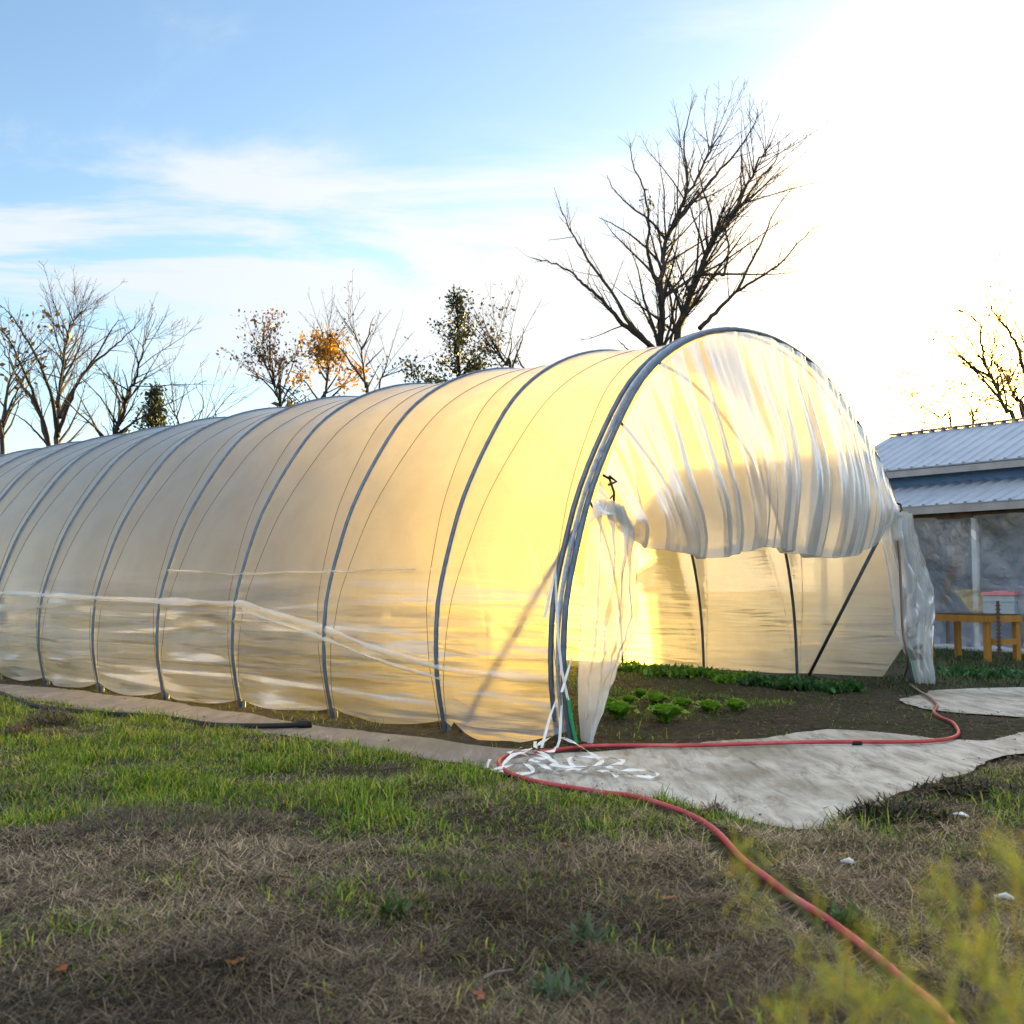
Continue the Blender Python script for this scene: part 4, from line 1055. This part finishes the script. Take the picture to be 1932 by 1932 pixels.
limb_tree('bare_tree', 30, (4,1140), [
    ([(4,1180),(4,860),(6,760),(18,690),(30,640),(42,590)], .12, .01), ([(5,800),(-10,720),(-20,650),(-30,600)], .08, .01), ([(6,770),(25,720),(45,680),(55,640)], .05, .008)],
    'dark bare tree with few brown leaves cut by the left frame edge', 'tree', None, 29, (2.0, 3.2, 3.6), .40, 3, (140, .09, [(.05,.035,.02),(.07,.05,.025)], None))
limb_tree('bare_tree', 31, (205,1140), [
    ([(195,1180),(200,880),(207,830),(222,780),(240,720),(258,670),(270,620),(275,600)], .13, .01), ([(207,830),(185,790),(170,760),(150,740)], .06, .01),
    ([(222,785),(225,730),(215,690),(220,650)], .06, .01), ([(215,800),(250,770),(270,740),(285,720)], .05, .01), ([(180,880),(195,830),(207,800),(190,770)], .06, .01), ([(240,730),(240,690),(230,660)], .05, .01)],
    'bare leaning tree between the fan shaped tree and the small conifer', 'tree', None, 31, (2.8, 4.4, 5.5), .34, 3)
limb_tree('bare_sapling', 30, (335,1140), [([(338,1180),(338,830),(330,780),(325,740),(320,690)], .05, .008), ([(338,820),(365,790),(390,765)], .03, .006), ([(332,790),(345,750),(350,720)], .03, .006)],
    'thin bare sapling just right of the small conifer', 'tree', None, 37, (1.2, 2.2), .36, 2)
limb_tree('bare_sapling', 29, (385,1140), [([(380,1180),(380,830),(400,790),(425,755),(450,730)], .035, .006), ([(380,830),(375,790),(385,760),(370,730)], .03, .006), ([(410,800),(405,770),(395,740)], .02, .006)],
    'thin arching bare sapling left of the brown leaved shrub', 'tree', None, 41, (1., 2.), .36, 2)
BR = [(.10,.06,.035),(.14,.085,.04),(.075,.05,.03)]
YL = [(.45,.22,.03),(.55,.28,.035),(.32,.16,.03)]
limb_tree('shrub_tree', 32, (528,1140), [([(530,1180),(528,770),(520,730),(512,700),(505,680)], .08, .01), ([(528,770),(545,735),(560,710),(575,690)], .05, .01), ([(525,750),(500,720),(480,710),(462,705)], .04, .008), ([(528,770),(560,760),(590,740)], .04, .008), ([(520,740),(530,705),(535,680)], .04, .008)],
    'brown leaved small tree left of the yellow one', 'tree', None, 43, (2.6, 4.0, 5), .34, 3, (1100, .05, BR, None))
limb_tree('autumn_tree', 31, (615,1140), [([(612,1180),(612,780),(615,740),(618,700),(620,660),(625,640)], .09, .01), ([(612,770),(590,740),(575,720),(560,710)], .05, .008), ([(614,760),(640,735),(655,715),(668,700)], .05, .008), ([(618,720),(600,690),(605,665),(615,650)], .04, .008), ([(615,740),(640,700),(645,670)], .04, .008), ([(620,770),(660,760),(690,745)], .04, .008)],
    'small autumn tree with orange yellow leaves behind the tunnel', 'tree', None, 47, (2.2, 3.2, 4), .36, 3, (1900, .065, [(.40,.22,.04),(.48,.27,.05),(.26,.15,.04),(.16,.10,.04)], lambda p: pxof(p)[1] > 632))
limb_tree('bare_tree', 29, (690,1140), [([(694,1180),(694,760),(690,730),(685,690),(680,655),(665,620),(655,590)], .07, .008), ([(688,720),(665,690),(648,665),(625,635),(600,622)], .045, .007), ([(682,660),(695,635),(700,610),(708,595)], .035, .006), ([(690,740),(710,700),(720,685)], .03, .006), ([(718,1180),(716,760),(722,710),(735,670),(742,640)], .05, .007), ([(690,690),(715,665),(725,655)], .03, .006)],
    'slender bare tree rising between the yellow tree and the cedar', 'tree', None, 53, (1., 1.8, 2.6), .30, 3, (60, .05, BR, None))
limb_tree('bare_tree', 31, (960,1140), [([(962,1180),(962,720),(955,690),(940,660),(930,635)], .08, .01), ([(960,710),(975,670),(985,640),(990,615)], .06, .008), ([(1005,715),(985,690),(975,665),(980,640)], .05, .008), ([(955,690),(965,650),(960,625)], .04, .007), ([(962,720),(925,705),(905,690)], .04, .007)],
    'twiggy bare tree right of the cedar above the film', 'tree', None, 59, (1.6, 2.6, 3.6), .38, 3, (120, .06, [(.03,.03,.02),(.05,.04,.02)], lambda p: pxof(p)[0] < 955))
limb_tree('bare_tree', 34, (1905,1140), [([(1915,1180),(1915,820),(1895,770),(1875,720),(1858,680),(1850,640),(1848,610),(1820,590),(1795,575)], .12, .01), ([(1935,1180),(1934,800),(1915,750),(1890,700),(1865,670),(1855,650)], .1, .012), ([(1900,780),(1895,740),(1880,690),(1835,670),(1800,665)], .06, .01),
     ([(1945,800),(1935,720),(1922,660),(1900,620),(1875,590),(1862,560),(1865,520)], .12, .01), ([(1945,700),(1930,640),(1912,600),(1905,570)], .06, .01), ([(1910,770),(1870,752),(1820,745),(1790,735)], .04, .008), ([(1960,700),(1945,580),(1925,530)], .08, .01), ([(1930,790),(1925,760),(1940,735),(1950,715)], .07, .03)],
    'bare tree with a few golden leaves behind the barn roof at right', 'tree', None, 61, (1.6, 2.8, 4.0), .32, 3, (500, .07, YL+BR, lambda p: pxof(p)[1] > 700 or random.random() < .12))
limb_tree('bare_sapling', 33, (1832,1140), [([(1836,1180),(1836,820),(1835,780),(1828,762),(1815,755)], .06, .01), ([(1795,1180),(1795,812),(1775,790),(1755,775),(1735,765)], .06, .01), ([(1790,808),(1750,798),(1720,790),(1705,782)], .03, .008)],
    'low sapling with golden leaf tips behind the barn ridge', 'tree', None, 67, (1.2, 2.4), .34, 2, (200, .06, YL, None))
def conifer(px, ytop, ybot, Y, halfpx, label, seed, gap=.3, extra=None):
    rs = random.Random(seed); base = AT(px, 1140, Y); base.z = 0; top = AT(px, ytop, Y)
    root = empty('cedar_tree', base, label, 'tree', 'cedars behind the tunnel')
    root.pop('group') if 'group' in root else None
    H = top.z; half = halfpx/FPX*Y; zb = AT(px, ybot, Y).z-1.5
    b = MB(); b.tube([base, base+Vector((.05,0,H*.5)), Vector((top.x, top.y, H))], [.2, .12, .012], 7); b.build('trunk', M['bark'], root, True)
    lm = MB(); pts = []
    n = 92
    for k in range(n):
        f = (k+rs.random())/n; z = zb+(H-zb)*f
        R_ = half*(1-f)**.95*rs.uniform(.5, 1.35)+.05
        a = rs.uniform(0, 6.283)
        d = Vector((math.cos(a), math.sin(a), rs.uniform(.15, .7)))
        q, ra = wander(Vector((base.x+.05*math.sin(f*5), base.y, z)), d, R_*1.1, .03*(1-f)+.008, .004, 5, .12, .10, rs)
        lm.tube(q, ra, 3, False)
        for j in range(2 if f < .8 else 1, len(q)):
            if rs.random() < gap: continue
            c = q[j]
            for _ in range(int(9+13*(1-f))): pts.append(c+Vector((rs.gauss(0, .12), rs.gauss(0, .12), rs.gauss(0, .09))))
    if extra:
        for (x, y) in extra:
            c0 = AT(x, y, Y)
            for _ in range(70): pts.append(c0+Vector((rs.gauss(0, .17), rs.gauss(0, .3), rs.gauss(0, .12))))
    lm.build('branches', M['twig'], root)
    leaf_quads('needle_foliage', pts, .054, [(.018,.03,.014),(.03,.042,.018),(.012,.022,.012),(.045,.05,.02)], rs, M['leaf'], root, .03)
conifer(863, 552, 735, 30, 125, 'dark irregular cedar standing tallest behind the middle of the tunnel', 71, .34, [(770,690),(785,705),(800,715),(820,712),(835,725),(940,640),(930,655)])
conifer(285, 735, 835, 32, 66, 'small dark conifer peeking over the tunnel at left', 73, .2, [(235,822),(245,825)])
def shade_thicket():  # mostly hidden brush, added to keep sun off the left part of the film
    n = 34000; x = rng.uniform(-10, 4.6, n); y = rng.uniform(31, 35, n); px = 966+FPX*x/33
    sil = np.interp(px, [300, 420, 540, 690, 880, 1050, 1240, 1330, 1500], [815, 806, 786, 768, 745, 720, 680, 660, 660])
    top = 1.2+(1113-sil)/FPX*32-.1+.55*(fbm(x*1.2, x*0, 201, 3)-.5)*2*1.2
    z = top*rng.uniform(0, 1, n)**.8; k = fbm(x*.9, z*.9, 202, 3) > .36; P = np.stack([x, y, z], 1)[k]
    ob = leaf_quads('shade_thicket', list(P), .15, [(.03,.035,.016),(.05,.045,.022),(.022,.028,.014),(.06,.045,.025)], random, M['leaf'], None, .1)
    tag(ob, 'dark low evergreen brush added behind the tunnel to shade its film, tips peeking over the ridge', 'brush', None, 'stuff')
shade_thicket()
# ------------------------------------------------------------------ dark heap of pulled plants, dead clumps
def clump(px, py, r, h, n, cols, lb, name='dead_plant_clump', cat='plant', wid=(.006, .014)):
    c = on_ground(px, py); a = rng.uniform(0, 6.283, n); rr = r*np.sqrt(rng.uniform(0, 1, n)); P = np.stack([c.x+rr*np.cos(a), c.y+rr*np.sin(a)*.7, c.z+h*rng.uniform(0, 1, n)*(1-(rr/r)**2)], 1)
    ob = blades(name, P, rng.uniform(.03, .11, n), rng.uniform(*wid, n), rng.uniform(0, 6.283, n), rng.uniform(.8, 1.75, n), rng.uniform(-.4, .9, n), colmix(n, cols, .3), M['blade'], None, None, None)
    tag(ob, lb, cat); return ob
DK = [(.03,.028,.016),(.05,.045,.022),(.022,.02,.014),(.04,.055,.02)]
clump(1690,1552,.28,.10,1600,DK,'dark heap of wilted pulled plants lying on the slab edge', 'plant_heap', 'plant heap', (.006,.018))
clump(1820,1500,.30,.07,1100,DK,'low dark heap of wilted plants at the right slab edge', 'plant_heap', 'plant heap', (.006,.018))
DR = [(.16,.12,.09),(.10,.075,.06),(.22,.16,.11),(.06,.05,.04)]
clump(95,1378,.26,.17,900,DR,'grey brown dead plant clump on the grass at left')
clump(35,1395,.14,.14,260,[(.2,.11,.06),(.12,.08,.06)],'reddish dead plant tuft at the left edge below the black pipe')
clump(1345,1540,.10,.08,220,DR,'dry tuft at the slab edge above the red hose')
for (px, py, lb) in ((745,1745,'bright green weed tuft in the dry grass at centre'),(1050,1880,'blue green broad weed tuft near the bottom centre'),(1110,1780,'bluish leafy weed in the dry thatch left of the hose'),(1590,1750,'green leafy weed right of the hose')):
    c = on_ground(px, py); lv = [((random.gauss(0, .03), random.gauss(0, .03), 0), random.uniform(0, 6.28), random.uniform(.06, .12), .016, random.uniform(.2, 1.1), random.uniform(.2, .8), (.06,.12,.03) if 'bright' in lb or 'right of' in lb else (.07,.12,.06)) for _ in range(30)]
    ob = leaf_mesh('weed_tuft', lv, M['leaf']); ob.location = c; tag(ob, lb, 'weed')
# ------------------------------------------------------------------ blurred feathery plant close to the lens
def feathery():
    rs = random.Random(5); base = Vector((.56, .98, 0))
    root = empty('feathery_plant', base, 'out of focus feathery yellow green plant filling the lower right corner', 'plant')
    st = MB(); P = []; AZ = []; LN = []
    targets = [(1760,1700,.95),(1905,1610,1.05),(1580,1860,.85),(1850,1800,.85),(1700,1880,.78),(1925,1660,.9),(1480,1930,.85),(1640,1800,.9),(1790,1660,1.1),(1930,1880,.75),(1420,1600,1.1),(1400,1650,1.05)]
    for k, (x, y, Y) in enumerate(targets):
        tip = AT(x, y, Y); b0 = base+Vector((rs.uniform(-.05, .05), rs.uniform(-.05, .05), 0))
        midp = b0.lerp(tip, .6)+Vector((.06, .02, .12))
        pts = smooth_path([b0, b0.lerp(midp, .5)+Vector((.03,0,.05)), midp, tip], 8)
        st.tube(pts, [.0035*(1-i/len(pts))+.0008 for i in range(len(pts))], 5)
        m = len(pts)
        for i in range(int(m*.5), m):
            for _ in range(2 if k < 10 else 1):
                T = (pts[min(i+1, m-1)]-pts[i-1]).normalized(); o = Matrix.Rotation(rs.uniform(0, 6.28), 3, T) @ T.orthogonal().normalized()
                d = (T*.7+o*.7).normalized(); L = rs.uniform(.04, .13)*(1.15-i/m)*1.3
                q, ra = wander(pts[i], d, L, .0012, .0004, 4, .2, .02, rs); st.tube(q, ra, 3, False)
                for j in range(1, len(q)):
                    for _ in range(4): P.append(q[j]+Vector((rs.gauss(0, .004),)*3)); 
    n = len(P); Pn = np.array([tuple(p) for p in P])
    st.build('stems', simple('pale_stem', (.16,.17,.05), (.24,.24,.08), 20, .6), root)
    ob = blades('foliage', Pn, rng.uniform(.016, .036, n), rng.uniform(.0010, .0020, n), rng.uniform(0, 6.283, n), rng.uniform(.1, 2.2, n), rng.uniform(-.3, .6, n), colmix(n, [(.42,.42,.03),(.32,.36,.03),(.50,.42,.03),(.22,.28,.03),(.55,.36,.03)], .25), M['blade'], None, None, None, root)
feathery()
